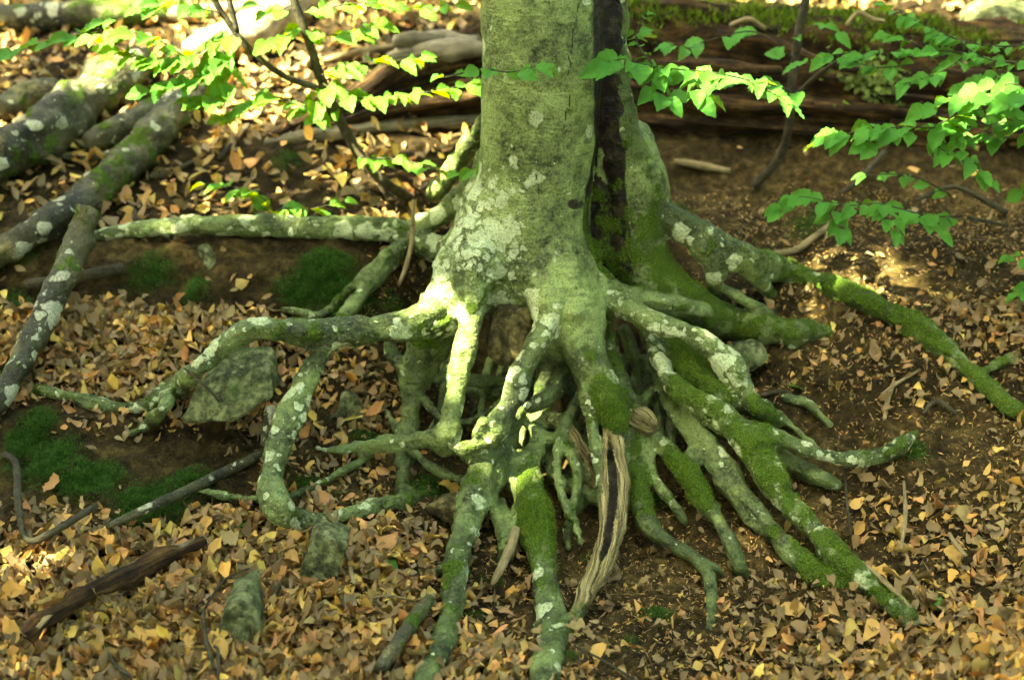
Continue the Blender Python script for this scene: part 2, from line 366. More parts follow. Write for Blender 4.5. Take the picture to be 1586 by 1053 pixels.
for i in range(len(GX)):
    y = np.concatenate([[-6.0, -2.4], iy[i], [iy[i, -1]+1.2, 14.0]])
    z = np.concatenate([[iz[i, 0]-2.2, iz[i, 0]-0.42], iz[i], [iz[i, -1]+0.42, iz[i, -1]+4.2]])
    l = np.concatenate([[1, 1], il[i], [1, 1]])
    seg = np.hypot(np.diff(y), np.diff(z)); wgt = seg.copy(); wgt[0] = 0.15; wgt[1] = 0.3; wgt[-1] = 0.5; wgt[-2] = 0.6
    s = np.concatenate([[0], np.cumsum(wgt)]); q = np.linspace(0, s[-1], NV)
    ker = np.hanning(13)[1:-1]; ker /= ker.sum(); p = len(ker)//2
    f = lambda a: np.convolve(np.pad(np.interp(q, s, a), p, mode='reflect', reflect_type='odd'), ker, 'valid')
    GY[i], GZ[i], GL[i] = f(y), f(z), np.clip(f(l), 0, 1)
GXX = np.repeat(GX[:, None], NV, 1)
gP = np.stack([GXX, GY, GZ], -1)
du = np.gradient(gP, axis=0); dv = np.gradient(gP, axis=1); gN = np.cross(du, dv); gN /= np.linalg.norm(gN, axis=-1)[..., None]+1e-9
gN[gN[..., 2] < 0] *= -1
flatP = gP.reshape(-1, 3)
lump = (0.014*fbm(flatP, 5, 3)+0.007*fbm(flatP, 16, 5)).reshape(GXX.shape)
crumb = (0.006*fbm(flatP, 60, 8)+0.010*np.abs(vnoise(flatP, 34, 9))+.008*fbm(flatP, 20, 12)).reshape(GXX.shape)
gP = gP+gN*(lump+crumb*(1.2-0.7*GL))[..., None]
ii = np.arange(len(GX)-1)[:, None]*NV; jj = np.arange(NV-1)[None]
GF = np.stack([ii+jj, ii+NV+jj, ii+NV+jj+1, ii+jj+1], -1).reshape(-1, 4)
gV = gP.reshape(-1, 3)
BV = BVHTree.FromPolygons(gV.tolist(), GF.tolist())
def ghit(px, py):
    d = Vector(ray(px, py)).normalized(); r = BV.ray_cast(Vector(CAM), d)
    return np.array(r[0]) if r[0] else at(px, py, 1.5)
def gdown(x, y):
    r = BV.ray_cast(Vector((x, y, 6)), Vector((0, 0, -1)))
    return (np.array(r[0]), np.array(r[1])) if r[0] else (np.array([x, y, 0]), np.array([0, 0, 1]))
# moss cushions on the soil: (px, py, radius px, strength)
MOSSG = [(70,715,60,1),(140,745,55,.9),(235,780,60,1),(300,755,45,.8),(45,690,40,.9),(240,425,45,.8),(300,455,40,.7),(500,435,60,1),(530,470,50,1),(470,455,50,.8),
         (20,385,40,.8),(25,470,35,.7),(610,470,35,.6),(470,755,35,.6),(665,760,40,.8),(690,800,35,.6),(610,775,30,.6),(560,680,30,.6),(1020,960,35,.7),(975,1000,30,.5),
         (740,960,30,.6),(700,1010,30,.5),(760,900,30,.5),(1090,620,30,.5),(1150,800,20,.4),(1020,780,30,.7),(1250,350,60,.5),(1050,330,40,.5),(1420,700,25,.8),(450,250,40,.6),(60,660,40,.8),(1340,520,30,.4),(540,770,25,.5),(880,1020,22,.6),(905,870,40,.4)]
gM = np.zeros(len(gV))
for px, py, r, s in MOSSG:
    h = ghit(px, py); rr = r*axial(h[1], h[2])/FPX
    d = np.linalg.norm(gV-h, axis=1)/rr; gM = np.maximum(gM, s*np.exp(-d**2*0.9)*(1+0.4*vnoise(gV, 25, 4)))
gM = np.clip(gM, 0, 1); gV = gV+gN.reshape(-1, 3)*(sstep(.2, .8, gM)*(.014+.007*vnoise(gV, 45, 14)))[:, None]; gLf = GL.reshape(-1)*(1-0.75*np.clip(gM*1.3, 0, 1))
ground = link('ground', mesh_np('ground', gV, GF, {'moss': ('FLOAT', gM), 'litter': ('FLOAT', gLf)}), M_SOIL)
tag(ground, 'brown forest soil of the eroded bank', kind='structure')

# ------------------------------------------------------------------ the beech: trunk and roots from one smooth field
# each root: list of (px, py, radius_px[, depth y or 'g' = lies on the ground]); m = moss, l = lichen, w = bare wood
ROOTS = []
def root(pts, m=0.1, l=0.4, w=0.0, lump=0.10, n=6):
    P = []; ys = []
    for p in pts:
        P.append(p[:3]); ys.append(p[3] if len(p) > 3 else None)
    P = np.array(P, float); L = np.concatenate([[0], np.cumsum(np.hypot(*np.diff(P[:, :2], axis=0).T))])
    kx, ky = [], []
    for i, y in enumerate(ys):
        if y is None: continue
        if y == 'g':
            h = ghit(P[i, 0], P[i, 1]); y = h[1]-0.25*P[i, 2]*axial(h[1], h[2])/FPX-((.026 if P[i, 1] > 690 else .012) if i < len(pts)-1 else -.03)
        kx.append(L[i]); ky.append(y)
    Y = np.interp(L, kx, ky)
    Q = catmull(np.column_stack([P, Y]), n)
    W = np.array([at(a, b, y) for a, b, _, y in Q]); ax = np.array([axial(p[1], p[2]) for p in W])
    rp_ = np.maximum(Q[:, 2], 3); rp_ = rp_*(0.80+0.20*sstep(30, 46, rp_)) if len(ROOTS) > 2 else rp_
    R = rp_*ax/FPX
    i = len(ROOTS)
    s = np.concatenate([[0], np.cumsum(np.linalg.norm(np.diff(W, axis=0), axis=1))])
    R = R*(1+lump*np.sin(s*31+i*1.7)+0.6*lump*np.sin(s*67+i*2.9))
    mm = np.interp(np.linspace(0, 1, len(W)), np.linspace(0, 1, len(m)), m) if isinstance(m, (list, tuple)) else np.full(len(W), m)
    ll = np.interp(np.linspace(0, 1, len(W)), np.linspace(0, 1, len(l)), l) if isinstance(l, (list, tuple)) else np.full(len(W), l)
    ww = np.interp(np.linspace(0, 1, len(W)), np.linspace(0, 1, len(w)), w) if isinstance(w, (list, tuple)) else np.full(len(W), w)
    ROOTS.append(dict(W=W, R=R, s=s, m=mm, l=ll, w=ww))
# 0 main bole, 1 rear right lobe of the split bole, 2.. flare and roots
root([(840,-190,92,.02),(840,-60,95,.02),(840,60,94,.02),(837,160,92,.02),(832,240,89,.02),(826,300,89,.02),(818,350,93,.02),(812,395,92,.02),(812,430,84,.02),(818,470,60,.03)], .02, [.35,.35,.4,.55,.75,.95,1.0,.8], lump=0.0)
root([(946,-190,27,.06),(946,0,27,.06),(948,120,29,.06),(956,200,34,.06),(978,270,38,.06),(985,330,40,.06),(990,385,42,.06),(1005,425,44,.06),(1045,455,34,.04),(1085,482,30,.02),(1130,500,26,'g'),(1180,510,24,'g'),(1230,514,19,'g'),(1290,516,12,'g')], [.1,.2,.4,.6,.7,.5,.4], .45, lump=0.03)
root([(930,-190,30,.085),(930,0,30,.085),(930,150,32,.085),(932,280,36,.09),(940,360,42,.095),(960,430,44,.10)], .1, .1, lump=0.0)
N_BOLE = 3
root([(780,330,60,.0),(752,395,60,-.02),(722,440,52,-.05),(690,478,42,-.09),(655,497,32,-.13),(610,507,27,-.17),(555,513,25,-.20),(500,518,26,-.22),(445,514,23,-.23),(402,510,21,-.24),(368,522,21,-.24),(335,550,19,-.25),(300,577,18,-.26),(265,603,20,'g'),(235,624,18,'g'),(195,632,11,'g'),(150,626,14,'g'),(100,612,13,'g'),(60,603,11,'g'),(15,597,9,'g')], [.05,.05,.3,.3,.2,.2,.3,.35,.3], [1,1,.6,.6,.7,.6,.6,.6], lump=.05)
root([(262,598,15,'g'),(255,628,14,-.30),(235,652,11,'g'),(210,668,8,'g'),(188,677,5,'g')], .3, .6)
root([(508,520,18,-.22),(498,548,18,-.23),(480,582,22,-.25),(460,622,24,-.29),(440,667,25,-.34),(424,712,26,-.39),(420,752,24,-.44),(432,786,24,-.49),(460,805,19,'g'),(500,806,15,'g'),(545,793,15,'g'),(590,782,14,'g'),(640,770,11,'g'),(700,764,9,'g')], [.08,.08,.08,.15,.35], [.75,.7,.6,.5])
root([(310,760,6,'g'),(370,770,8,'g'),(440,770,8,'g'),(500,747,9,'g'),(555,716,8,'g'),(600,690,7,'g')], .15, .3)
# behind, to the left
root([(770,300,50,.10),(735,345,36,.16),(700,385,28,.22),(662,382,24,.26),(630,366,25,.29),(595,353,24,.28),(540,352,22,.27),(470,352,21,.265),(400,350,20,.265),(330,350,19,.265),(260,352,17,.27),(200,357,14,.27),(135,366,10,.27)], .12, .75, lump=.05)
root([(775,225,30,.12),(740,280,24,.20),(712,312,24,.26),(680,334,22,.28),(645,356,22,.29)], .1, .6)
root([(778,150,20,.13),(742,205,18,.21),(708,255,20,.30),(682,290,18,.34),(665,310,14,'g')], .15, .4)
root([(632,372,20,.28),(606,402,17,.20),(578,434,16,.13),(550,468,15,.06),(525,500,13,.0),(505,535,9,'g')], .2, .5)
root([(600,392,10,.18),(560,430,9,.12),(520,470,9,'g'),(490,488,8,'g'),(450,480,7,'g'),(415,482,5,'g')], .3, .2)
# front left group
root([(720,420,44,-.06),(694,470,42,-.08),(672,515,38,-.07),(655,552,33,-.07),(640,590,26,-.08),(635,625,20,-.10),(632,662,17,-.13),(624,700,22,-.17),(620,735,20,-.21),(626,770,15,'g'),(630,800,11,'g')], [.1,.3,.1,.05,.2,.5], .25)
root([(648,585,15,-.07),(690,584,12,-.06),(735,590,11,-.05),(785,588,10,-.04),(840,584,9,-.02)], .1, .15)
root([(700,600,8,.0),(750,608,12,-.02),(800,622,12,-.03),(840,640,10,-.02)], .05, .2)
root([(606,520,11,-.03),(608,545,12,-.04),(626,572,13,-.06),(640,590,12,-.07)], .1, .4)
root([(740,410,40,-.09),(728,462,30,-.13),(727,505,24,-.16),(717,555,23,-.19),(708,600,22,-.22),(700,640,22,-.25),(694,672,25,-.27),(688,690,19,-.27)], [.02,.1,.02,.05,.15], [.9,.7,.6,.4], lump=.05)
root([(692,672,20,-.27),(655,680,17,-.26),(610,685,15,-.25),(560,692,12,-.24),(510,697,8,'g'),(478,690,4,'g')], [.02,.1,.15], [.4,.5,.4])
# front middle group
root([(836,420,50,-.05),(850,462,38,-.11),(848,500,29,-.15),(830,535,25,-.19),(808,575,22,-.22),(796,610,20,-.25),(780,645,22,-.28),(762,675,24,-.31),(738,690,18,-.32),(712,696,13,-.32)], [0,.02,.02,.1,.2], [.5,.9,.8,.6,.7], lump=.08)
root([(770,665,16,-.30),(752,655,13,-.32),(738,668,10,-.33)], .0, .5)
root([(775,650,24,-.24),(758,690,22,-.27),(745,725,26,-.31),(736,765,29,-.36),(724,805,27,-.43),(714,842,25,-.50),(708,882,25,-.57),(704,922,24,-.63),(694,962,24,-.69),(680,1010,24,-.81),(660,1055,25,-.90),(636,1100,25,-.98)], [.1,.1,.25,.15,.3,.35,.1,.05], [.2,.35,.5,.4,.4], lump=.05)
root([(800,640,18,-.20),(785,690,18,-.24),(768,735,19,-.30),(752,780,20,-.37)], .15, .3)
root([(860,520,34,-.06),(850,590,26,-.10),(836,650,17,-.16),(829,692,16,-.22),(822,738,22,-.29),(824,775,28,-.36),(832,812,32,-.42),(838,852,30,-.48),(843,892,26,-.54),(850,932,28,-.60),(856,972,30,-.66),(852,1012,30,-.77),(840,1060,29,-.88),(832,1105,28,-.97)], [.1,.15,.3,.7,.8,.35,.12,.12,.1], [.1,.15,.2,.3,.6,.6], lump=.04)
root([(860,965,20,-.65),(876,1000,14,-.71),(892,1030,8,'g')], .5, .2)
root([(822,738,15,-.28),(785,746,14,-.27),(748,762,12,-.33)], .1, .2)
root([(892,540,12,-.04),(880,562,14,-.08),(864,592,17,-.14),(845,616,16,-.18),(822,630,13,-.20)], .05, .55)
root([(820,640,12,-.14),(846,648,14,-.17),(868,655,16,-.19),(892,682,17,-.22),(912,715,15,-.25),(922,750,11,-.28)], [.05,.1,.1], .2, [.2,.6,.8])
root([(852,670,14,-.15),(852,705,15,-.19),(864,738,16,-.23),(895,758,14,-.27),(935,780,12,-.30)], .15, .4)
root([(850,400,70,-.02),(874,455,58,-.07),(893,505,45,-.12),(908,545,38,-.16),(925,580,34,-.20),(940,615,32,-.23),(953,645,24,-.25),(958,662,15,-.26)], [0,0,.05,.4,.95,.8], [.35,.3,.3,.4,.3], lump=.03)
root([(906,560,20,-.18),(911,605,17,-.22),(915,645,15,-.25),(920,685,13,-.28),(928,725,12,-.32),(938,765,13,-.37),(940,805,14,-.43)], [.05,.1,.15], [.5,.8,.7,.3])
root([(945,660,14,-.24),(948,700,20,-.29),(952,745,24,-.35),(951,795,24,-.42),(942,842,24,-.49),(928,882,24,-.55),(908,918,20,-.60),(895,952,15,-.65),(884,990,9,'g')], [.0,.05,.05,.1,.5], .05, [1,1,1,1,.9,.5,.1], lump=.02)
# right group
root([(930,480,24,.02),(945,540,18,-.06),(962,595,18,-.13),(982,635,20,-.18),(1004,654,24,-.21)], [.3,.4,.2,.1], .2, [0,0,0,.2,.9])
root([(968,620,12,-.12),(980,690,14,-.20),(990,740,21,-.28),(992,778,21,-.34),(1004,812,16,-.41),(1040,840,14,-.46),(1075,862,13,-.50),(1096,888,11,-.55),(1101,925,10,-.61),(1100,965,9,-.68),(1096,1010,6,'g')], [.6,.6,.8,.3,.1,.1,.1,.4], .25)
root([(1085,868,8,-.51),(1110,880,7,'g'),(1122,900,5,'g')], .1, .1)
root([(900,400,40,.0),(935,438,24,-.03),(965,452,19,-.05),(1000,462,18,-.06),(1040,470,19,-.06),(1078,478,18,-.05),(1098,482,13,-.04)], .25, .5)
root([(900,425,36,-.02),(940,462,21,-.06),(975,480,20,-.09),(1010,498,20,-.12),(1060,515,22,-.14),(1100,537,23,-.16),(1130,568,23,-.19),(1152,602,20,-.22),(1175,636,17,-.25),(1205,662,11,'g')], [.05,.05,.05,.1,.3,.5], [.7,.9,.9,.95,.5])
root([(985,470,26,.02),(1008,520,16,-.05),(1024,562,18,-.12),(1046,600,22,-.18),(1085,626,24,-.23),(1130,655,29,-.28),(1165,690,31,-.33),(1188,732,25,-.38),(1216,776,22,-.43),(1255,816,21,-.49),(1294,856,21,-.55),(1332,891,21,-.60),(1370,926,20,-.65),(1402,952,17,'g'),(1425,972,8,'g')], [.02,.02,.2,.6,.7,.5,.65,.6,.4], [.6,.9,.85,.8,.7,.7])
root([(1172,678,24,-.32),(1212,681,16,-.32),(1260,700,16,-.32),(1310,711,16,-.32),(1360,705,15,-.31),(1398,687,14,-.29),(1425,668,9,'g')], [.5,.15,.2,.4,.5], [.5,.7,.9,.8], w=[0,.4,0,0])
root([(1020,560,20,-.06),(1050,630,17,-.16),(1085,678,20,-.25),(1116,724,22,-.31),(1152,774,24,-.385),(1190,818,23,-.445),(1230,858,23,-.505),(1266,892,22,-.56),(1302,908,20,-.59),(1335,915,12,'g')], [.1,.05,.05,.15,.5,.8,.6], [.2,.2,.25,.3,.5])
root([(1000,460,34,.04),(1040,525,31,-.04),(1072,573,32,-.12),(1110,605,29,-.18),(1150,626,20,-.22)], [.5,.75,.8,.5], .2)
root([(985,620,14,-.10),(1000,662,15,-.18),(1030,692,18,-.24),(1060,730,20,-.31),(1085,765,20,-.37),(1110,802,14,-.43),(1130,840,14,-.49),(1146,876,13,'g'),(1152,896,10,'g')], [.2,.3,.7,.8,.3,.1,.05], [.2,.2,.2,.5])
root([(1030,620,10,-.14),(1062,668,9,-.22),(1090,705,8,-.28),(1112,742,8,-.34),(1142,792,7,'g')], .02, .2, .3)
root([(1030,600,14,-.08),(1038,650,15,-.14),(1038,700,12,-.19)], .15, .15)
root([(1175,680,22,-.30),(1205,704,18,-.30),(1240,725,18,'g'),(1275,742,16,'g'),(1305,758,11,'g')], .1, .1)
root([(960,240,60,.10),(1010,318,34,.08),(1060,352,34,.06),(1110,384,31,.04),(1160,402,26,.04),(1220,421,23,'g'),(1300,452,23,'g'),(1380,486,23,'g'),(1440,520,22,'g'),(1490,565,21,'g'),(1530,600,19,'g'),(1570,635,17,'g'),(1640,680,14,'g')], [.1,.12,.25,.6,.7,.55,.65,.7], [.7,.7,.5,.4,.7,.7,.4])
root([(1105,390,27,.04),(1108,428,18,.03),(1106,462,13,'g')], .15, .4)
root([(1150,402,24,.04),(1174,432,17,.05),(1198,460,10,'g')], .35, .6)
root([(1515,580,9,'g'),(1550,562,10,'g'),(1600,545,9,'g')], .4, .3)
root([(1125,450,9,.05),(1160,470,11,.02),(1195,492,14,'g'),(1222,520,14,'g'),(1228,545,7,'g')], .1, .5)
root([(1215,615,9,'g'),(1250,625,11,'g'),(1275,648,11,'g'),(1300,678,8,'g')], .15, .6)
# the dark ones in the hollow
for (a, b, y0, c, d, y1, r) in [(800,560,.02,770,700,-.12,11),(880,600,.0,890,720,-.16,12),(920,620,.0,870,760,-.22,10),(760,560,.03,735,680,-.12,9),(1000,560,.03,1030,700,-.14,12),
                                (700,560,.04,670,690,-.1,10),(830,590,.03,810,720,-.12,9),(960,560,.04,960,700,-.12,12),(800,690,-.14,792,760,-.3,9),(775,780,-.32,790,860,-.46,10),(905,770,-.25,880,850,-.42,9)]:
    root([(a, b, r*1.3, y0), ((a+c)/2+random.uniform(-14, 14), (b+d)/2, r, (y0+y1)/2-.02), (c, d, r*.8, y1)], .1, .15)
# thin crossing and looping roots of the tangle under the bole
root([(700,690,10,-.24),(740,720,11,-.28),(790,716,11,-.27),(835,700,9,-.24)], .1, .4)
root([(905,600,9,-.16),(880,650,10,-.20),(862,700,10,-.26),(868,760,9,-.33),(880,800,6,-.40)], .1, .5)
root([(960,640,9,-.16),(1000,690,10,-.22),(1015,740,10,-.29),(1050,790,9,-.36),(1070,830,6,'g')], .3, .3)
root([(1060,600,10,-.14),(1080,650,10,-.21),(1070,700,9,-.27),(1090,760,9,-.34),(1115,810,6,'g')], .2, .3)
root([(780,610,8,-.16),(820,660,9,-.20),(870,690,9,-.23),(905,740,8,-.28)], .05, .4)
root([(1010,600,9,-.10),(985,640,9,-.17),(965,690,9,-.22),(975,740,8,-.28)], .2, .3)
root([(660,620,9,-.10),(690,650,9,-.15),(735,650,9,-.18),(775,620,8,-.16)], .05, .4)
root([(770,700,8,-.24),(800,760,9,-.32),(800,820,9,-.42),(780,870,6,'g')], .1, .3)
root([(1100,680,8,-.27),(1140,730,9,-.33),(1150,780,8,-.39),(1180,830,6,'g')], .1, .3)
root([(880,690,8,-.24),(895,740,8,-.30),(888,790,8,-.37),(900,840,5,-.46)], .2, .3)
root([(600,640,8,'g'),(640,700,9,-.20),(690,735,9,-.26),(735,745,8,-.30)], .1, .3)
root([(1180,620,7,-.2),(1215,650,8,'g'),(1260,690,7,'g'),(1290,720,5,'g')], .1, .4)
rr_ = random.Random(5)
for k in range(22):
    a = rr_.uniform(640, 1050); c = a+(a-860)*rr_.uniform(-.1, .45)+rr_.uniform(-40, 40); b = rr_.uniform(500, 590); d = rr_.uniform(660, 750); r = rr_.uniform(5, 11); y0 = rr_.uniform(.08, .2); y1 = y0-rr_.uniform(.12, .3)
    root([(a, b, r*1.3, y0), ((a+c)/2+rr_.uniform(-20, 20), (b+d)/2, r, (y0+y1)/2+rr_.uniform(-.04, .02)), (c, d, r*.8, y1), (c+rr_.uniform(-30, 30), d+40, r*.5, 'g')], .12, .12)
root([(745,770,12,-.34),(770,800,14,-.38),(785,850,15,-.46),(768,880,12,'g')], .1, .2)
root([(722,855,9,'g'),(690,872,10,'g'),(660,905,9,'g')], .2, .2)

VOX = 0.005
lo = np.array([-1.12, -0.98, -0.10]); hi = np.array([1.26, 0.46, 1.24])
dim = np.ceil((hi-lo)/VOX).astype(int); KS = 0.0055
E = np.zeros(dim, np.float32); GID = np.full(dim, -1, np.int16); DB = np.full(dim, 9.0, np.float32)
axes = [lo[a]+VOX*np.arange(dim[a]) for a in range(3)]
for rid, r in enumerate(ROOTS):
    W, R = r['W'], r['R']; mg = 0.035
    b0 = np.clip(np.floor(((W-R[:, None]).min(0)-mg-lo)/VOX).astype(int), 0, dim); b1 = np.clip(np.ceil(((W+R[:, None]).max(0)+mg-lo)/VOX).astype(int), 0, dim)
    if np.any(b1 <= b0): continue
    D = np.full(b1-b0, 9.0, np.float32)
    for i in range(len(W)-1):
        p, q = W[i], W[i+1]; ra, rb = R[i], R[i+1]; m = max(ra, rb)+mg
        c0 = np.clip(np.floor((np.minimum(p, q)-m-lo)/VOX).astype(int), b0, b1); c1 = np.clip(np.ceil((np.maximum(p, q)+m-lo)/VOX).astype(int), b0, b1)
        if np.any(c1 <= c0): continue
        X = axes[0][c0[0]:c1[0], None, None]-p[0]; Y = axes[1][None, c0[1]:c1[1], None]-p[1]; Z = axes[2][None, None, c0[2]:c1[2]]-p[2]
        d = q-p; t = np.clip((X*d[0]+Y*d[1]+Z*d[2])/(d@d+1e-12), 0, 1)
        dist = np.sqrt((X-t*d[0])**2+(Y-t*d[1])**2+(Z-t*d[2])**2)-(ra+t*(rb-ra))
        s = tuple(slice(c0[k]-b0[k], c1[k]-b0[k]) for k in range(3))
        D[s] = np.minimum(D[s], dist)
    g = tuple(slice(b0[k], b1[k]) for k in range(3))
    E[g] += np.exp(np.clip(-D/KS, -40, 40)).astype(np.float32)
    better = D < DB[g]; DB[g][better] = D[better]; GID[g][better] = rid
S = np.where(E > 1e-9, -KS*np.log(np.maximum(E, 1e-12)), 0.2).astype(np.float32)
del E, DB
def carve(pts, k=0.006, n=16):
    Q = catmull(np.array(pts, float), n)
    W = np.array([at(a, b, y) for a, b, _, y in Q]); R = np.array([q[2]*axial(w[1], w[2])/FPX for q, w in zip(Q, W)])
    for i in range(len(W)-1):
        p, q = W[i], W[i+1]; m = max(R[i], R[i+1])+0.02
        c0 = np.clip(np.floor((np.minimum(p, q)-m-lo)/VOX).astype(int), 0, dim); c1 = np.clip(np.ceil((np.maximum(p, q)+m-lo)/VOX).astype(int), 0, dim)
        if np.any(c1 <= c0): continue
        X = axes[0][c0[0]:c1[0], None, None]-p[0]; Y = axes[1][None, c0[1]:c1[1], None]-p[1]; Z = axes[2][None, None, c0[2]:c1[2]]-p[2]
        d = q-p; t = np.clip((X*d[0]+Y*d[1]+Z*d[2])/(d@d+1e-12), 0, 1)
        dist = np.sqrt((X-t*d[0])**2+(Y-t*d[1])**2+(Z-t*d[2])**2)-(R[i]+t*(R[i+1]-R[i]))
        s = tuple(slice(c0[k2], c1[k2]) for k2 in range(3)); S[s] = np.maximum(S[s], -dist)
    return W, R
CLEFT = carve([(945,-190,18,-.012),(944,0,18,-.012),(943,100,18,-.012),(944,180,19,-.012),(946,240,21,-.012),(938,300,27,-.012),(937,345,31,-.012),(942,385,31,-.012),(952,420,22,.0)])
CLEFT2 = carve([(943,672,4,-.262),(946,705,5,-.312),(949,745,6,-.376),(947,795,6,-.446),(939,842,5,-.516),(927,872,4,-.572)])
CLEFT3 = carve([(976,255,3,.0),(972,300,4,.0),(974,340,4,.0),(980,372,2,.0)])

def surface_nets(S):
    ins = S < 0
    c = ins[:-1, :-1, :-1].astype(np.int8)
    tot = np.zeros(np.array(S.shape)-1, np.int8)
    offs = [(a, b, d) for a in (0, 1) for b in (0, 1) for d in (0, 1)]
    n0, n1, n2 = tot.shape
    for a, b, d in offs: tot += ins[a:a+n0, b:b+n1, d:d+n2]
    act = (tot > 0) & (tot < 8); idx = np.argwhere(act)
    vid = np.full(tot.shape, -1, np.int32); vid[act] = np.arange(len(idx))
    cv = np.stack([S[idx[:, 0]+a, idx[:, 1]+b, idx[:, 2]+d] for a, b, d in offs], 1)
    acc = np.zeros((len(idx), 3)); cnt = np.zeros(len(idx))
    for i in range(8):
        for j in range(i+1, 8):
            oi, oj = np.array(offs[i]), np.array(offs[j])
            if np.abs(oi-oj).sum() != 1: continue
            m = (cv[:, i] < 0) != (cv[:, j] < 0)
            t = cv[m, i]/(cv[m, i]-cv[m, j]); acc[m] += oi+t[:, None]*(oj-oi); cnt[m] += 1
    V = idx+acc/cnt[:, None]; F = []
    for a in range(3):
        b, c = (a+1) % 3, (a+2) % 3
        sl0 = [slice(None)]*3; sl1 = [slice(None)]*3; sl0[a] = slice(0, -1); sl1[a] = slice(1, None)
        x = ins[tuple(sl0)] != ins[tuple(sl1)]; e = np.argwhere(x)
        ok = (e[:, b] > 0) & (e[:, c] > 0) & (e[:, b] < S.shape[b]-1) & (e[:, c] < S.shape[c]-1); e = e[ok]
        flip = ins[e[:, 0], e[:, 1], e[:, 2]]
        eb = np.zeros(3, int); eb[b] = 1; ec = np.zeros(3, int); ec[c] = 1
        q = np.stack([vid[tuple((e-eb-ec).T)], vid[tuple((e-ec).T)], vid[tuple(e.T)], vid[tuple((e-eb).T)]], 1)
        q[~flip] = q[~flip][:, ::-1]; F.append(q)
    return V, np.vstack(F)
tV, tF = surface_nets(S)
gi = np.clip(np.round(tV).astype(int), 0, dim-1)
tid = GID[gi[:, 0], gi[:, 1], gi[:, 2]].astype(int); tid[tid < 0] = 0
tV = lo+tV*VOX
def sdf(P):
    P = np.atleast_2d(P); i = np.round((P-lo)/VOX).astype(int); ok = np.all((i >= 0) & (i < dim), 1)
    r = np.full(len(P), 0.2); j = i[ok]; r[ok] = S[j[:, 0], j[:, 1], j[:, 2]]; return r
def vnormals(V, F):
    n = np.cross(V[F[:, 2]]-V[F[:, 0]], V[F[:, 3]]-V[F[:, 1]]); N = np.zeros_like(V)
    for k in range(4):
        for a in range(3): N[:, a] += np.bincount(F[:, k], n[:, a], len(V))
    return N/(np.linalg.norm(N, axis=1)[:, None]+1e-12)
# one relaxation pass, then bark relief
def relax(V, F, lam, it):
    for _ in range(it):
        A = np.zeros_like(V); C = np.zeros(len(V))
        for k in range(4):
            i, j = F[:, k], F[:, (k+1) % 4]
            for a in range(3): A[:, a] += np.bincount(i, V[j, a], len(V))+np.bincount(j, V[i, a], len(V))
            C += np.bincount(i, minlength=len(V))+np.bincount(j, minlength=len(V))
        V = V+lam*(A/C[:, None]-V)
    return V
tV = relax(tV, tF, 0.45, 2); tN = vnormals(tV, tF)
nv = len(tV); a_m = np.zeros(nv); a_l = np.zeros(nv); a_w = np.zeros(nv); a_r = np.zeros(nv); a_s = np.zeros(nv); rad = np.zeros(nv); a_g = np.zeros(nv)
for rid, r in enumerate(ROOTS):
    k = np.where(tid == rid)[0]
    if not len(k): continue
    d = ((tV[k][:, None]-r['W'][None])**2).sum(-1)-r['R'][None]**2; b = d.argmin(1)
    a_m[k], a_l[k], a_w[k], a_s[k], rad[k] = r['m'][b], r['l'][b], r['w'][b], r['s'][b], r['R'][b]
    Tn = np.gradient(r['W'], axis=0)[b]; Tn /= np.linalg.norm(Tn, axis=1)[:, None]; sd = np.cross(Tn, np.array([[0.05, 1., 0.1]])); sd /= np.linalg.norm(sd, axis=1)[:, None]
    ot = np.cross(sd, Tn); dv_ = tV[k]-r['W'][b]; a_g[k] = np.arctan2((dv_*sd).sum(1), (dv_*ot).sum(1))
pxv = topx(tV)
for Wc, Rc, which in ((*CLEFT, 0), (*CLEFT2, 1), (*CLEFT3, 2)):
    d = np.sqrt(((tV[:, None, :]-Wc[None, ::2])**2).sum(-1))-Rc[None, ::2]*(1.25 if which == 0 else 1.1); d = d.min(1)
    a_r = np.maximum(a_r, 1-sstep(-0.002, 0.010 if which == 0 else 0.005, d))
# the cleft is dry and dark above, mossy towards its foot; a dark stain runs along its left lip
lowc = (a_r > 0.3)*1.0*sstep(230, 330, pxv[:, 1])*(pxv[:, 0] < 962)*(pxv[:, 1] < 440)
a_m = np.maximum(a_m, lowc*0.62)
stain = (tid < 3)*(1-sstep(0, 20, np.abs(pxv[:, 0]-(926+0.02*pxv[:, 1]))))*(1-sstep(150, 250, pxv[:, 1]))*(tN[:, 1] < 0.2)
a_r = np.maximum(a_r, 0.75*stain)
edge = 957+9*vnoise(np.column_stack([0*pxv[:, 1], pxv[:, 1]*.04, 0*pxv[:, 1]]), 1.0, 41)+9*vnoise(tV, 55, 42)+5*vnoise(tV, 120, 43)+sstep(240, 300, pxv[:, 1])*6
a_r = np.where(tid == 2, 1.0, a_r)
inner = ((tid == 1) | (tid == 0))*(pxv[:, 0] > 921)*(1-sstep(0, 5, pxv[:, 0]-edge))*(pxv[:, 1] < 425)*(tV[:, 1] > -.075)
a_r = np.maximum(a_r, inner)  # dark tone spread over the lobe's near face to widen the cleft
# bald, lichen-poor right side of the bole; crust on its left flank
bole = (tid == 0) | ((pxv[:, 1] < 520) & (tid > 0) & (rad > 0.05))
side = 1-sstep(770, 860, pxv[:, 0]); hgt = sstep(240, 300, pxv[:, 1])
a_l = np.where(bole, 0.18+0.85*side*hgt+0.1*side, a_l)
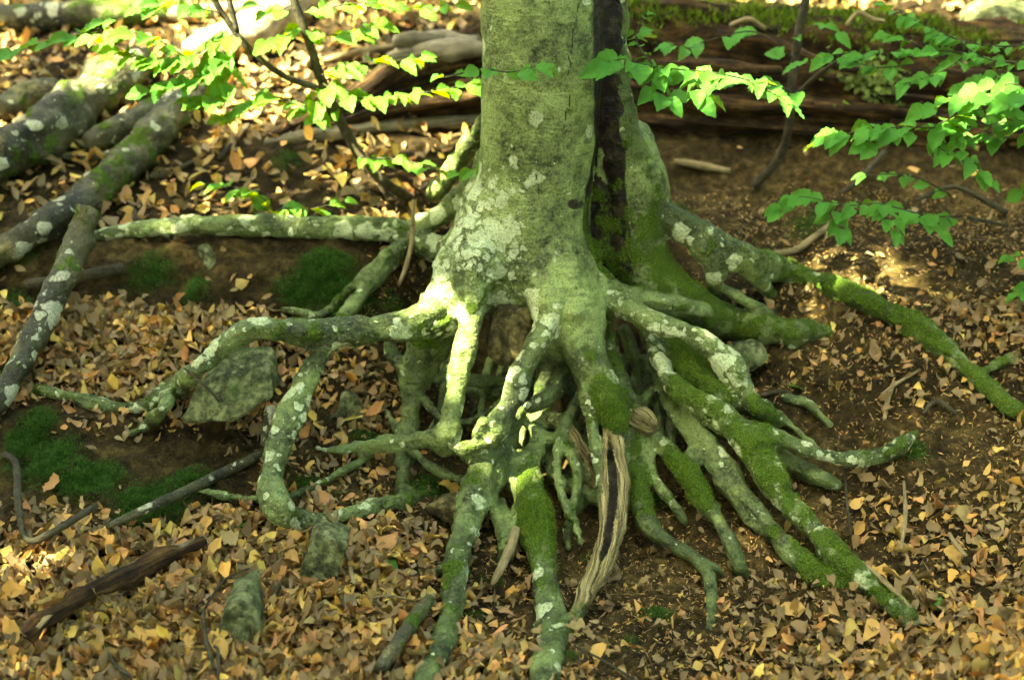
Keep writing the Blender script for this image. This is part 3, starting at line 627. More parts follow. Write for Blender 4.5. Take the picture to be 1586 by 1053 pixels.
# paint spots of moss on chosen places (own shapes): px,py,r,strength
for px, py, r, s in [(655,520,28,.9),(690,500,16,.6),(775,455,34,.55),(735,470,22,.5),(952,618,26,.9),(1180,690,40,.5),(838,790,34,.9),(700,880,16,.7),(990,770,26,.6),(925,300,18,.6),(1025,420,36,.6),(1010,440,30,.5),(1065,600,40,.8),(1180,650,30,.8),(940,600,14,.6),(1090,770,26,.7)]:
    d = np.hypot(pxv[:, 0]-px, pxv[:, 1]-py)/r; front = np.abs(pxv[:, 2]-pxv[:, 2][d.argmin()]) < 0.25
    a_m = np.maximum(a_m, s*(1-sstep(0.5, 1.2, d))*front)
up = tN[:, 2]
a_p = np.clip(np.where(bole, 1.0, .25)+.45*fbm(tV, 9, 44), 0, 1); a_p = np.maximum(a_p, (1-sstep(440, 620, pxv[:, 1]))*(np.abs(pxv[:, 0]-830) < 110)*(tV[:, 1] < .1))
a_m = np.clip(a_m*(0.72+0.5*sstep(-0.6, 0.5, up)), 0, 1)
a_m = np.where(a_w > 0.5, a_m*0.4, a_m)
rel = 0.0036*fbm(tV, 28, 21)+0.0016*vnoise(tV, 75, 22)
flute = np.where(tid > 2, .10*np.clip(rad, 0, .034)*(vnoise(np.column_stack([np.cos(a_g)*1.6, np.sin(a_g)*1.6+tid*3.1, a_s*9]), 1.0, 33)+.6*vnoise(np.column_stack([np.cos(a_g)*3.5, np.sin(a_g)*3.5+tid*3.1, a_s*22]), 1.0, 34)), 0)*1.6
ring = np.where(tid > 0, 0.0016*np.sin(a_s*210+3*vnoise(tV, 30, 5))*np.clip(vnoise(tV, 14, 23)+0.4, 0, 1), 0)
fibre = sstep(.3,.7,a_w)*0.0065*vnoise(np.column_stack([a_g*3.2, a_s*7, tid*3.0]), 1.0, 31)
fluff = sstep(0.35, 0.9, a_m+.4*vnoise(tV, 24, 6))*(0.002+0.0025*vnoise(tV, 120, 24))
bol = (tid == 0)*0.5+0.5
tV = tV+tN*((rel*np.where(tid == 0, 0.6, 1.0))+flute+ring+fibre+fluff)[:, None]
# long crack and old branch scar on the bole
def groove(path, wpx, dep):
    global tV
    P = catmull(np.array(path, float), 10)
    d = np.sqrt(((pxv[:, None, :2]-P[None])**2).sum(-1)).min(1); w = (1-sstep(wpx*0.4, wpx*1.4, d))*(tN[:, 1] < 0.1)*(pxv[:, 2] < 3.4)
    tV = tV-tN*(w*dep)[:, None]; return w
w1 = groove([(898,5),(894,22),(893,40),(887,52),(888,70),(882,88),(884,100),(879,120)], 1.6, .003); w2 = groove([(884,148),(882,165),(876,176),(877,192),(870,205),(866,225)], 1.4, .002); w3 = groove([(829,265),(832,282),(834,295),(832,312),(833,330)], 1.6, .003)
a_r = np.maximum(a_r, np.maximum(np.maximum(w1, w2), w3)*0.7)
sc_ = 1-sstep(0.6, 1.15, np.hypot((pxv[:, 0]-892)/17, (pxv[:, 1]-316)/11)); a_r = np.maximum(a_r, sc_*0.62*(tN[:, 1] < 0))
kn = 1-sstep(0.1, 1.0, np.hypot((pxv[:, 0]-890)/20, (pxv[:, 1]-484)/18)); tV = tV+tN*(kn*0.016*(tN[:, 1] < 0)*(pxv[:, 2] < 3.1))[:, None]
tN = vnormals(tV, tF)

base = np.array([at(840, 470, 0.02)[0], 0.02, 0.36])
tree = empty('beech_tree', base)
tag(tree, 'old grey-green beech with a split trunk standing on bare stilt roots', 'tree')
ftid = tid[tF[:, 0]]
grp = np.where(ftid < N_BOLE, 0, ftid)
# parts of the flare that read as trunk stay trunk
fc = tV[tF].mean(1); fpx = topx(fc)
grp[(fpx[:, 1] < 455) & (fpx[:, 0] > 690) & (fpx[:, 0] < 925) & (fc[:, 1] < 0.12)] = 0
def islands(f):
    par = list(range(int(f.max())+1))
    def find(a):
        while par[a] != a: par[a] = par[par[a]]; a = par[a]
        return a
    for q in f.tolist():
        a = find(q[0])
        for b in q[1:]:
            b = find(b)
            if a != b: par[b] = a
    lab = np.array([find(q) for q in f[:, 0].tolist()]); return [f[lab == l] for l in np.unique(lab)]
for g in np.unique(grp):
    f0 = tF[grp == g]; u0, inv0 = np.unique(f0, return_inverse=True)
    for f1 in islands(inv0.reshape(f0.shape)):
        f = u0[f1]; u, inv = np.unique(f, return_inverse=True); f2 = inv.reshape(f.shape)
        if len(f) < 60: continue
        nm = 'trunk' if g == 0 and len(f) > 4000 else 'root'
        me = mesh_np(nm, tV[u]-base, f2, {'moss': ('FLOAT', a_m[u]), 'lichen': ('FLOAT', a_l[u]), 'rot': ('FLOAT', a_r[u]), 'wood': ('FLOAT', a_w[u]), 'pale': ('FLOAT', a_p[u]), 'fib': ('FLOAT_VECTOR', np.column_stack([a_s, a_g*np.clip(rad, 0, .06), 0*a_s])[u])})
        me.normals_split_custom_set_from_vertices(tN[u].tolist())
        link(nm, me, M_BARK, tree)

# ------------------------------------------------------------------ leaf templates
def leaf_tpl(nl, nw, fold, bend, wave, seed, teeth=0.0, pleat=0.0, width=0.62, rough=0.0, roll=0.0):
    r = np.random.default_rng(seed); t = np.linspace(0, 1, nl+1); V = []; UV = []
    half = width/2*np.sin(np.pi*t**0.82)**0.8*(1+0.10*np.sin(t*7+seed)); half[0] = 0.012; half[-1] = 0.0
    if rough: half = half*(1+rough*r.uniform(-1, .6, nl+1)); half[-1] = max(0, r.uniform(-.08, .1))
    if teeth: half = half*(1+teeth*np.where(np.arange(nl+1) % 2, 1, -1)*0.5)
    ph = r.uniform(0, 6, 4); asym = r.uniform(0.9, 1.1)
    for i, u in enumerate(t):
        for j in range(nw+1):
            s = j/nw*2-1; y = half[i]*s*(asym if s > 0 else 1)
            z = fold*abs(s)*half[i]*2+bend*(u-0.15)**2+wave*abs(s)*np.sin(u*9+ph[0]+(2 if s > 0 else 0))*0.5+wave*0.6*np.sin(u*4+ph[1])
            z += pleat*np.sin((u-0.5*abs(s)*0.35)*28)*min(1, half[i]*6)*abs(s)
            z += roll*s*abs(s)*half[i]*1.5+(rough*.16*r.normal() if rough else 0)
            V.append((u, y+0.04*np.sin(u*3+ph[2]), z)); UV.append((u, s, 0))
    F = [(i*(nw+1)+j, (i+1)*(nw+1)+j, (i+1)*(nw+1)+j+1, i*(nw+1)+j+1) for i in range(nl) for j in range(nw)]
    return np.array(V), np.array(F), np.array(UV)
def frames(N, spin, tilt, tdir):
    """per-leaf rotation: normal N, spun, tilted"""
    N = N/np.linalg.norm(N, axis=1)[:, None]
    a = np.where(np.abs(N[:, 2:]) > 0.9, np.array([[1., 0, 0]]), np.array([[0, 0, 1.]]))
    X = np.cross(a, N); X /= np.linalg.norm(X, axis=1)[:, None]; Y = np.cross(N, X)
    d = X*np.cos(tdir)[:, None]+Y*np.sin(tdir)[:, None]
    N2 = N*np.cos(tilt)[:, None]+d*np.sin(tilt)[:, None]
    X2 = np.cross(a, N2); X2 /= np.linalg.norm(X2, axis=1)[:, None]; Y2 = np.cross(N2, X2)
    x = X2*np.cos(spin)[:, None]+Y2*np.sin(spin)[:, None]; y = np.cross(N2, x)
    return np.stack([x, y, N2], -1)          # columns
def batch(tpls, P, Rm, size, which, cols=None):
    Vs, Fs, U, C = [], [], [], []; off = 0
    for k, (v, f, u) in enumerate(tpls):
        s = np.where(which == k)[0]
        if not len(s): continue
        w = np.einsum('nij,vj->nvi', Rm[s], v)*size[s][:, None, None]+P[s][:, None]
        Vs.append(w.reshape(-1, 3)); Fs.append((f[None]+(np.arange(len(s))*len(v))[:, None, None]).reshape(-1, f.shape[1])+off); off += len(s)*len(v)
        U.append(np.tile(u, (len(s), 1)))
        if cols is not None: C.append(np.repeat(cols[s], len(v), 0))
    return np.vstack(Vs), np.vstack(Fs), np.vstack(U), (np.vstack(C) if cols is not None else None)
PAL = [('golden', (0.62, 0.30, 0.022)), ('tan', (0.62, 0.36, 0.060)), ('russet', (0.36, 0.115, 0.012)), ('dark brown', (0.072, 0.030, 0.005)), ('yellowish', (0.68, 0.47, 0.060)), ('olive grey', (0.17, 0.14, 0.032)), ('pinkish brown', (0.54, 0.23, 0.055))]
PCOL = np.array([c for _, c in PAL]); PW = np.array([.17, .18, .15, .17, .12, .09, .12])
DRY = [leaf_tpl(4, 2, random.uniform(-.4, 1.0), random.uniform(-1.0, 1.3), random.uniform(.04, .22), k, width=random.uniform(.36, .78), rough=random.choice([.1, .3, .55]), roll=random.uniform(-.6, .6)) for k in range(48)]
DRYFAR = [leaf_tpl(3, 2, random.uniform(-.2, .7), random.uniform(-.6, 1.0), random.uniform(.04, .16), k+70, width=random.uniform(.4, .75), rough=random.choice([.1, .35]), roll=random.uniform(-.5, .5)) for k in range(16)]

# ------------------------------------------------------------------ leaf litter
fA = gV[GF]; fcen = fA.mean(1); fn = np.cross(fA[:, 2]-fA[:, 0], fA[:, 3]-fA[:, 1]); area = np.linalg.norm(fn, axis=1)/2; fn = fn/(2*area[:, None]+1e-12); fn[fn[:, 2] < 0] *= -1
flit = gLf[GF].mean(1); fp = topx(fcen)
inview = (fp[:, 2] > 0.6) & (np.abs(fp[:, 0]-793) < 1250) & (fp[:, 1] > -420) & (fp[:, 1] < 1400) & (fcen[:, 1] < 3.6)
patch = 0.5+0.5*np.clip(fbm(fcen, 6, 51)*1.2, -1, 1)
steep = sstep(0.35, 0.8, fn[:, 2])
dens = np.clip(flit*1.15-0.25*(1-patch), 0, 1)**1.7*(0.2+0.8*steep)*inview
def scatter(n, w):
    p = area*w; p = p/p.sum(); f = rng.choice(len(p), n, p=p)
    uv = rng.random((n, 2)); A = fA[f]
    P = (A[:, 0]*(1-uv[:, :1])+A[:, 1]*uv[:, :1])*(1-uv[:, 1:])+(A[:, 3]*(1-uv[:, :1])+A[:, 2]*uv[:, :1])*uv[:, 1:]
    return P, fn[f], f
def litter(n, w, tpls, smin, smax, hmax, tilt):
    P, N, f = scatter(n, w)
    P = P+N*(rng.random(n)**1.3*hmax)[:, None]
    ok = sdf(P) > 0.004; P, N, f = P[ok], N[ok], f[ok]; n = len(P)
    tl = np.abs(rng.normal(0, tilt, n))*1.1; R = frames(N, rng.uniform(0, 6.28, n), np.clip(tl, 0, 1.3), rng.uniform(0, 6.28, n))
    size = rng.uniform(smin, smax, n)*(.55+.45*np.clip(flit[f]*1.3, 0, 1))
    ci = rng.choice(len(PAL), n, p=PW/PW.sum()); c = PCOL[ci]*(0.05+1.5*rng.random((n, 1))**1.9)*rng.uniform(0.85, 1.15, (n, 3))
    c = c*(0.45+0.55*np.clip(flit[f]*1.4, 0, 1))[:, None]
    return P, R, size, ci, c
near = fp[:, 2] < 3.05
P1, R1, s1, c1, col1 = litter(56000, dens*near, DRY, .009, .035, .022, .5)
P2, R2, s2, c2, col2 = litter(26000, dens*~near, DRYFAR, .020, .044, .024, .5)
def stuff_mesh(name, tpls, P, R, s, col, mat, label, cat):
    V, F, U, C = batch(tpls, P, R, s, rng.integers(0, len(tpls), len(P)), col)
    o = link(name, mesh_np(name, V, F, {'uv': ('FLOAT_VECTOR', U), 'col': ('FLOAT_COLOR', np.column_stack([C, np.ones(len(C))]))}), mat)
    return tag(o, label, cat, kind='stuff')
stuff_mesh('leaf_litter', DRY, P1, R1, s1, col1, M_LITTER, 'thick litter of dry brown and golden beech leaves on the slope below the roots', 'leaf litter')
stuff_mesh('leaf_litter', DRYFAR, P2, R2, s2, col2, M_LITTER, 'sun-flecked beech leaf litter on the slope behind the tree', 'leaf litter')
# crumbs: bud scales, leaf fragments and needles on the soil
CR = [leaf_tpl(2, 1, .3, .2, .05, 80+k, width=.28) for k in range(5)]
wcr = (0.25+0.75*np.clip(1-flit, 0, 1))*(1-.85*np.exp(-((fcen[:, 0]-.08)/.28)**2)*sstep(-.45, -.2, fcen[:, 1]))*(fp[:, 2] < 3.4)*inview*(fp[:, 0] > 560)*(0.3+patch)
Pc, Rc, sz, cc, colc = litter(24000, wcr, CR, .004, .018, .004, .35)
stuff_mesh('leaf_crumbs', CR, Pc, Rc, sz, np.clip(PCOL[cc]*rng.uniform(.2, 1.0, (len(cc), 1)), 0, 1), M_LITTER, 'orange-brown crumbs of bud scales and broken leaves on the bare soil', 'debris')
# single leaves, the ones that show largest
M_DRY = [mat_dryleaf('dry_leaf_'+n.replace(' ', '_'), c) for n, c in PAL]
BIG = []
for ci in range(len(PAL)):
    row = []
    for k in range(7):
        v, f, u = leaf_tpl(10, 4, random.uniform(-.2, .7), random.uniform(-.8, 1.0), random.uniform(.05, .2), 200+ci*9+k, teeth=.06, pleat=.02, rough=random.choice([.06, .2]), roll=random.uniform(-.5, .5))
        me = mesh_np('fallen_leaf', v, f, {'uv': ('FLOAT_VECTOR', u)}); me.materials.append(M_DRY[ci]); row.append(me)
    BIG.append(row)
wbig = np.clip(dens, 0.03, 1)*inview*(fp[:, 2] < 2.95)*(fp[:, 1] > 560)*(fp[:, 1] < 1045)*(fp[:, 0] > 8)*(fp[:, 0] < 1578)*steep
Pb, Nb, fb = scatter(1400, wbig)
ok = sdf(Pb+Nb*0.02) > 0.015; Pb, Nb, fb = Pb[ok], Nb[ok], fb[ok]
okv = []
for p in Pb:          # in view of the photograph's place, not under a root
    d = Vector(CAM-(p+np.array([0, 0, .02]))); L = d.length; q = np.array(d)/L
    okv.append(sdf(p+np.array([0, 0, .02])+q*np.linspace(0.01, 1.0, 120)[:, None]).min() > 0.0)
okv = np.array(okv); Pb, Nb, fb = Pb[okv][:296], Nb[okv][:296], fb[okv][:296]
nb = len(Pb); Rb = frames(Nb, rng.uniform(0, 6.28, nb), np.clip(np.abs(rng.normal(0, .3, nb)), 0, .9), rng.uniform(0, 6.28, nb))
MARKS = [(60,1000,'below the torn end of the rotten plank'),(180,960,'under the middle of the rotten plank'),(290,900,'beside the upper end of the rotten plank'),(374,1000,'at the foot of the tall green slab'),(330,930,'left of the tall green slab'),(450,960,'right of the tall green slab'),(70,870,'above the rotten plank near the hooked thin branch'),(220,830,'under the mossy stick on the bank'),(360,800,'below the straight mossy stick'),(450,850,'left of the small hanging slab'),(550,850,'right of the small hanging slab'),(540,950,'in the litter left of the short grey branch'),(640,900,'against the front-left root'),(620,1020,'beside the short grey dead branch'),(770,930,'between the front-left root and the mossy middle root'),(800,1020,'left of the mossy middle root tip'),(920,990,'right of the mossy middle root tip'),(980,900,'beside the bleached split root'),(1050,930,'left of the thin dangling root'),(1150,930,'right of the thin dangling root'),(1220,960,'below the paired mossy right roots'),(1340,1000,'under the tip of the mossy right root'),(1450,960,'beyond the tip of the mossy right root'),(1520,1020,'on the leafy lower right slope'),(1500,900,'near the short pale stick on the right slope'),(1300,800,'above the paired mossy right roots'),(1380,780,'by the pale bent rootlet'),(1500,760,'on the bare right soil slope'),(1250,640,'by the small root stub on the right soil'),(1400,620,'under the long mossy root'),(560,640,'by the rounded mossy stone'),(460,740,'inside the loop of the left root'),(560,760,'on the ledge below the left root loop'),(100,640,'on the left terrace edge'),(1120,800,'among the thin right roots'),(860,870,'beside the mossy middle root')]
MK = np.array([m[:2] for m in MARKS], float)
ZN = lambda px, py: MARKS[int(np.hypot(MK[:, 0]-px, MK[:, 1]-py).argmin())][2]
for i in range(nb):
    ci = int(rng.choice(len(PAL), p=PW/PW.sum())); q = topx(Pb[i])[0]
    o = link('fallen_leaf', random.choice(BIG[ci])); s = random.uniform(.026, .047)
    o.matrix_world = Matrix.Translation(Vector(Pb[i]+Nb[i]*random.uniform(.014, .026))) @ Matrix(Rb[i].tolist()).to_4x4() @ Matrix.Scale(s, 4)
    sz_ = 'small ' if s < .033 else 'large ' if s > .040 else ''; tag(o, f'{sz_}{PAL[ci][0]} dry beech leaf lying {ZN(q[0], q[1])}', 'fallen leaf', f'{PAL[ci][0]} fallen beech leaves')

# ------------------------------------------------------------------ moss strands
def moss_stuff():
    Ps, Ns = [], []
    P, N, f = scatter(30000, np.clip(gM[GF].mean(1)-0.28, 0, 1)*inview); Ps.append(P); Ns.append(N)
    tri = tV[tF]; ta = np.linalg.norm(np.cross(tri[:, 2]-tri[:, 0], tri[:, 3]-tri[:, 1]), axis=1)/2
    w = np.clip(a_m[tF].mean(1)-0.62+0.55*fbm(tri[:, 0], 24, 6), 0, 1)*ta; f = rng.choice(len(w), 22000, p=w/w.sum())
    uv = rng.random((len(f), 2)); A = tri[f]
    Ps.append((A[:, 0]*(1-uv[:, :1])+A[:, 1]*uv[:, :1])*(1-uv[:, 1:])+(A[:, 3]*(1-uv[:, :1])+A[:, 2]*uv[:, :1])*uv[:, 1:]); Ns.append(tN[tF[f][:, 0]])
    return Ps, Ns
Ps, Ns = moss_stuff()
TU = [(np.array([[0, -.22, 0], [0, .22, 0], [1, .0, .25]]), np.array([[0, 1, 2]]), np.array([[0, 0, 0.]]*3))]
for P, N, ln, nm, lb in ((Ps[0], Ns[0], .0068, 'moss', 'dark green moss cushions on the bank soil'), (Ps[1], Ns[1], .0050, 'moss', 'short green moss clinging to the exposed roots')):
    n = len(P); d = N+rng.normal(0, .45, (n, 3)); d /= np.linalg.norm(d, axis=1)[:, None]
    a = rng.normal(0, 1, (n, 3)); y = np.cross(d, a); y /= np.linalg.norm(y, axis=1)[:, None]; z = np.cross(d, y)
    R = np.stack([d, y, z], -1); col = (np.array([[.080, .155, .008]]) if ln < .006 else np.array([[.028, .090, .012]]))*rng.uniform(.5, 1.7, (n, 1))+rng.uniform(0, .03, (n, 1))*np.array([[1, .8, .1]])
    stuff_mesh(nm, TU, P-N*.001, R, rng.uniform(.5, 1.3, n)*ln, col, M_MOSS, lb, 'moss')

# ------------------------------------------------------------------ stones
def rock(name, px, py, w, h, y, depth, seed, mat, label, pts=None, rot=0.0, sharp=True):
    c = at(px, py, y); k = axial(c[1], c[2])/FPX; r = np.random.default_rng(seed)
    bm = bmesh.new()
    if pts is None:
        pts = r.normal(0, 1, (16, 3)); pts /= np.linalg.norm(pts, axis=1)[:, None]; pts *= r.uniform(.85, 1.1, (16, 1))
    else:
        pts = np.array(pts, float)
    for p in pts: bm.verts.new((p[0]*w*k/2, p[1]*depth/2, p[2]*h*k/2))
    bmesh.ops.convex_hull(bm, input=bm.verts)
    for v in [v for v in bm.verts if not v.link_faces]: bm.verts.remove(v)
    bmesh.ops.bevel(bm, geom=list(bm.edges), offset=min(w, h)*k*.05, segments=2, affect='EDGES', profile=.6)
    bmesh.ops.triangulate(bm, faces=bm.faces)
    bmesh.ops.subdivide_edges(bm, edges=[e for e in bm.edges if e.calc_length() > .012], cuts=3, use_grid_fill=True)
    bm.normal_update(); co = np.array([v.co[:] for v in bm.verts]); nn = np.array([v.normal[:] for v in bm.verts])
    dsp = .0035*fbm(co+seed, 30, seed)+.002*vnoise(co+seed, 90, seed)
    for v, q in zip(bm.verts, co+nn*dsp[:, None]): v.co = q
    for f in bm.faces: f.smooth = not sharp or True
    me = bpy.data.meshes.new(name); bm.to_mesh(me); bm.free()
    o = link(name, me, mat); o.location = c; o.rotation_euler = (0, rot, 0); return tag(o, label, 'stone')
BOX = [(-1,-1,-1),(1,-1,-1),(1,1,-1),(-1,1,-1),(-.9,-.9,1),(.85,-.95,.9),(.9,1,1),(-1,.9,.9)]
rock('stone', 358, 600, 146, 104, -.24, .17, 3, M_ROCK_A, 'wedge-shaped mossy stone propped under the long left root', [(-1,-.6,-.75),(-.95,-.3,-1),(.2,-.9,-.6),(.95,-.5,-.05),(1,.4,.0),(-.75,-.2,-.05),(-.25,.8,.9),(.85,.8,1),(.9,-.2,.55),(-.3,-.2,.45),(.3,.9,-.4),(-.6,.5,-.6)])
rock('stone', 788, 512, 76, 100, -.08, .10, 5, M_ROCK_B, 'squared ochre stone wedged in the arch between two front roots', [(-.8,-.8,-.7),(-.2,-1,-1),(.8,-.9,-.85),(1,.4,-.6),(-.9,-.9,-.3),(-.1,-1,.95),(.9,-.8,.9),(1,1,.9),(-.6,1,.8),(-1,.8,-.5),(-.6,-.9,.5)])
rock('stone', 888, 622, 44, 66, -.10, .06, 7, M_ROCK_B, 'small rounded yellow-green stone held between the central roots')
rock('stone', 545, 640, 110, 90, -.10, .14, 9, M_ROCK_A, 'rounded mossy stone in the bank behind the looping left root')
rock("stone", 504, 858, 58, 90, -.59, .07, 11, M_ROCK_A, 'small grey slab hanging below the looping left root', BOX, rot=.35)
rock("stone", 374, 975, 78, 150, -.775, .12, 12, M_ROCK_A, 'tall green slab standing in the litter below the wooden plank', [(-.9,-.8,-.95),(.35,-1,-1),(1,-.7,-.3),(.9,-.6,.7),(.2,-.8,1),(-.4,-.8,.8),(-.8,-.9,.0),(.9,1,-.5),(-.8,1,-.9),(.6,1,1),(-.5,1,.8)])
rock('stone', 700, 792, 90, 55, -.37, .09, 14, M_ROCK_B, 'flat pale stone in the soil behind the front-left root')
rock('stone', 1150, 552, 80, 55, -.06, .10, 15, M_ROCK_A, 'flat mossy stone under the right-hand side root')
rock('stone', 312, 410, 60, 70, .20, .08, 16, M_ROCK_A, 'upright green stone in the bank under the long horizontal root', rot=.2)
rock('stone', 1545, 55, 190, 125, 1.12, .26, 17, M_ROCK_A, 'big mossy boulder lying on the upper bank beyond the rotten log')
rock('stone', 1395, 690, 40, 26, -.27, .05, 19, M_ROCK_A, 'little mossy stone at the tip of the curved right-hand root')
rock('stone', 1440, 585, 60, 40, -.05, .06, 20, M_ROCK_B, 'brown clod-like stone under the long mossy root')

# ------------------------------------------------------------------ logs, branches and twigs
def px_path(pts, lift=0.9, n=8):
    """(px,py,r[,y]) with y left out = resting on the ground at its lower edge"""
    Q = []
    for p in pts:
        y = p[3] if len(p) > 3 else ghit(p[0], p[1]+lift*p[2])[1]-(.050 if p[1] > 760 else .012)
        Q.append((p[0], p[1], p[2], y))
    Q = catmull(np.array(Q, float), n); W = np.array([at(a, b, y) for a, b, _, y in Q])
    R = np.array([max(q[2], 1.2)*axial(w[1], w[2])/FPX for q, w in zip(Q, W)]); return W, R
def wood_mesh(name, W, R, mat, segs, noise, nscale, seed, ridges=None, basep=None, flat=1.0):
    V, F, al = tube(W, R, segs, noise, nscale, seed, ridges, True, flat)
    ang = np.concatenate([np.tile(np.linspace(0, 1, segs, endpoint=False), len(W)), [0, 0]])
    a2 = np.abs(ang-.5)*2*np.pi*np.mean(R)
    fib = np.column_stack([al, a2, np.sin(ang*6.28)*np.mean(R)*.5])
    F = split_caps(F)
    q = fbm(V, 9, seed+50); z = np.zeros(len(V))
    at_ = {'fib': ('FLOAT_VECTOR', fib)}
    if mat is M_LOG: at_.update({'moss': ('FLOAT', np.clip(.25+.45*q, 0, .8)), 'lichen': ('FLOAT', np.clip(.5-.4*q, 0, 1)), 'rot': ('FLOAT', z), 'wood': ('FLOAT', np.clip(.2+.4*vnoise(V, 12, seed+60), 0, 1)), 'pale': ('FLOAT', np.clip(.5+.6*q, 0, 1))})
    me = mesh_np(name, V-(basep if basep is not None else 0), F, at_); return me
def branch(name, pts, label, cat, mat, segs=14, noise=.18, nscale=22, seed=0, stubs=(), ridges=None, lift=.9, end=None, group=None):
    W, R = px_path(pts, lift); b = W[len(W)//2].copy(); b[2] -= R[len(W)//2]
    if not stubs and end is None:
        o = link(name, wood_mesh(name, W, R, mat, segs, noise, nscale, seed, ridges, b), mat, loc=b); return tag(o, label, cat, group)
    e = empty(name, b); tag(e, label, cat, group)
    link('stem', wood_mesh('stem', W, R, mat, segs, noise, nscale, seed, ridges, b), mat, e)
    for s in stubs:
        w, r = px_path(s); link('side_twig', wood_mesh('side_twig', w, r, mat, 7, .12, 40, seed+3, None, b), mat, e)
    if end:
        for s in end:
            w, r = px_path(s[:-1]); link('bark_flake', wood_mesh('bark_flake', w, r, s[-1], 8, .3, 40, seed+5, None, b, .35), s[-1], e)
    return e
branch('fallen_log', [(-60,290,36),(0,248,35),(70,203,35),(130,158,35),(185,118,32),(225,95,26)], 'thick broken log with pale torn top leaning in from the leaf litter', 'log', M_LOG, 26, .34, 24, 1,
       end=[[(30,190,14),(80,165,16),(130,130,16),(180,100,12),M_LOGPALE]])
branch('fallen_branch', [(-50,430,20),(0,393,21),(60,355,22),(120,320,25),(170,278,28),(210,238,28),(250,193,27),(290,155,22),(320,130,16)], 'mottled fallen branch with a flaking bark plate and a side twig', 'branch', M_LOG, 24, .26, 30, 2,
       stubs=[[(185,240,10),(150,245,8),(115,245,6),(90,240,4)]], end=[[(110,310,6),(125,292,9),(150,275,7),M_LOGPALE]])
branch('fallen_branch', [(138,325,21,.16),(120,375,22,.12),(100,425,22,.04),(70,490,21,-.06),(40,545,19,-.14),(10,600,17,-.22),(-30,665,16,-.30)], 'dark leaning branch propped across the terrace down to the soil', 'branch', M_LOG, 20, .24, 30, 3)
branch('fallen_branch', [(135,225,15),(170,208,20),(210,188,22),(255,165,20),(290,140,12)], 'short mossy branch lying between the two thick fallen logs', 'branch', M_LOG, 14, .2, 24, 4)
branch('fallen_log', [(-80,30,22),(60,28,22),(160,22,22),(250,20,19),(300,15,16)], 'straight dark log lying at the back of the slope', 'log', M_LOG, 16, .15, 16, 5)
branch('fallen_branch', [(150,15,12),(230,18,13),(290,22,13),(350,15,12),(420,0,12),(480,-25,12)], 'pale sunlit branch lying beside the straight dark log', 'branch', M_LOGPALE, 14, .15, 20, 6)
branch('fallen_log', [(290,85,20),(330,72,28),(370,58,32),(410,38,32),(450,10,30),(480,-20,26)], 'short pale log with bare sunlit wood behind the sapling', 'log', M_LOGPALE, 18, .2, 18, 7)
branch('fallen_branch', [(40,440,8),(90,435,9),(140,425,9),(190,415,8)], 'thin dead branch lying under the leaning dark branch', 'branch', M_TWIG, 10, .15, 30, 8)
branch('fallen_branch', [(0,170,20),(40,150,22),(90,140,18)], 'stubby brown log end among the upper litter', 'branch', M_LOG, 14, .2, 20, 9)
# the great rotten log across the back
def rot_ridges(L, a):
    P = np.stack([L*1.6, np.cos(a)*1.3, np.sin(a)*1.3], -1)
    P2 = np.stack([L*4.0, np.cos(a)*5.5, np.sin(a)*5.5], -1)
    P3 = np.stack([L*7.0, np.cos(a)*14, np.sin(a)*14], -1)
    cav = np.exp(-((np.mod(a+2.2+.5*vnoise(P, 1.0, 66), 6.283)-3.2)/.35)**2)
    return 1+.20*vnoise(P, 1.0, 61)+.34*np.abs(vnoise(P2, 1.0, 62))-.14+.15*vnoise(P3, 1.0, 63)-.22*cav
W, R = px_path([(385,228,8,.66),(450,212,22,.70),(540,185,42,.74),(640,150,68,.80),(760,132,92,.86),(900,130,112,.90),(1050,138,116,.90),(1200,152,118,.88),(1350,165,122,.88),(1500,178,126,.88),(1700,195,130,.88)], n=14)
lb = W[len(W)//2].copy(); lb[2] -= R.max(); rl = empty('rotten_log', lb)
tag(rl, 'huge crumbling rotten log lying across the bank behind the tree', 'log')
link('log_body', wood_mesh('log_body', W, R, M_ROT, 90, .03, 30, 6, rot_ridges, lb), M_ROT, rl)
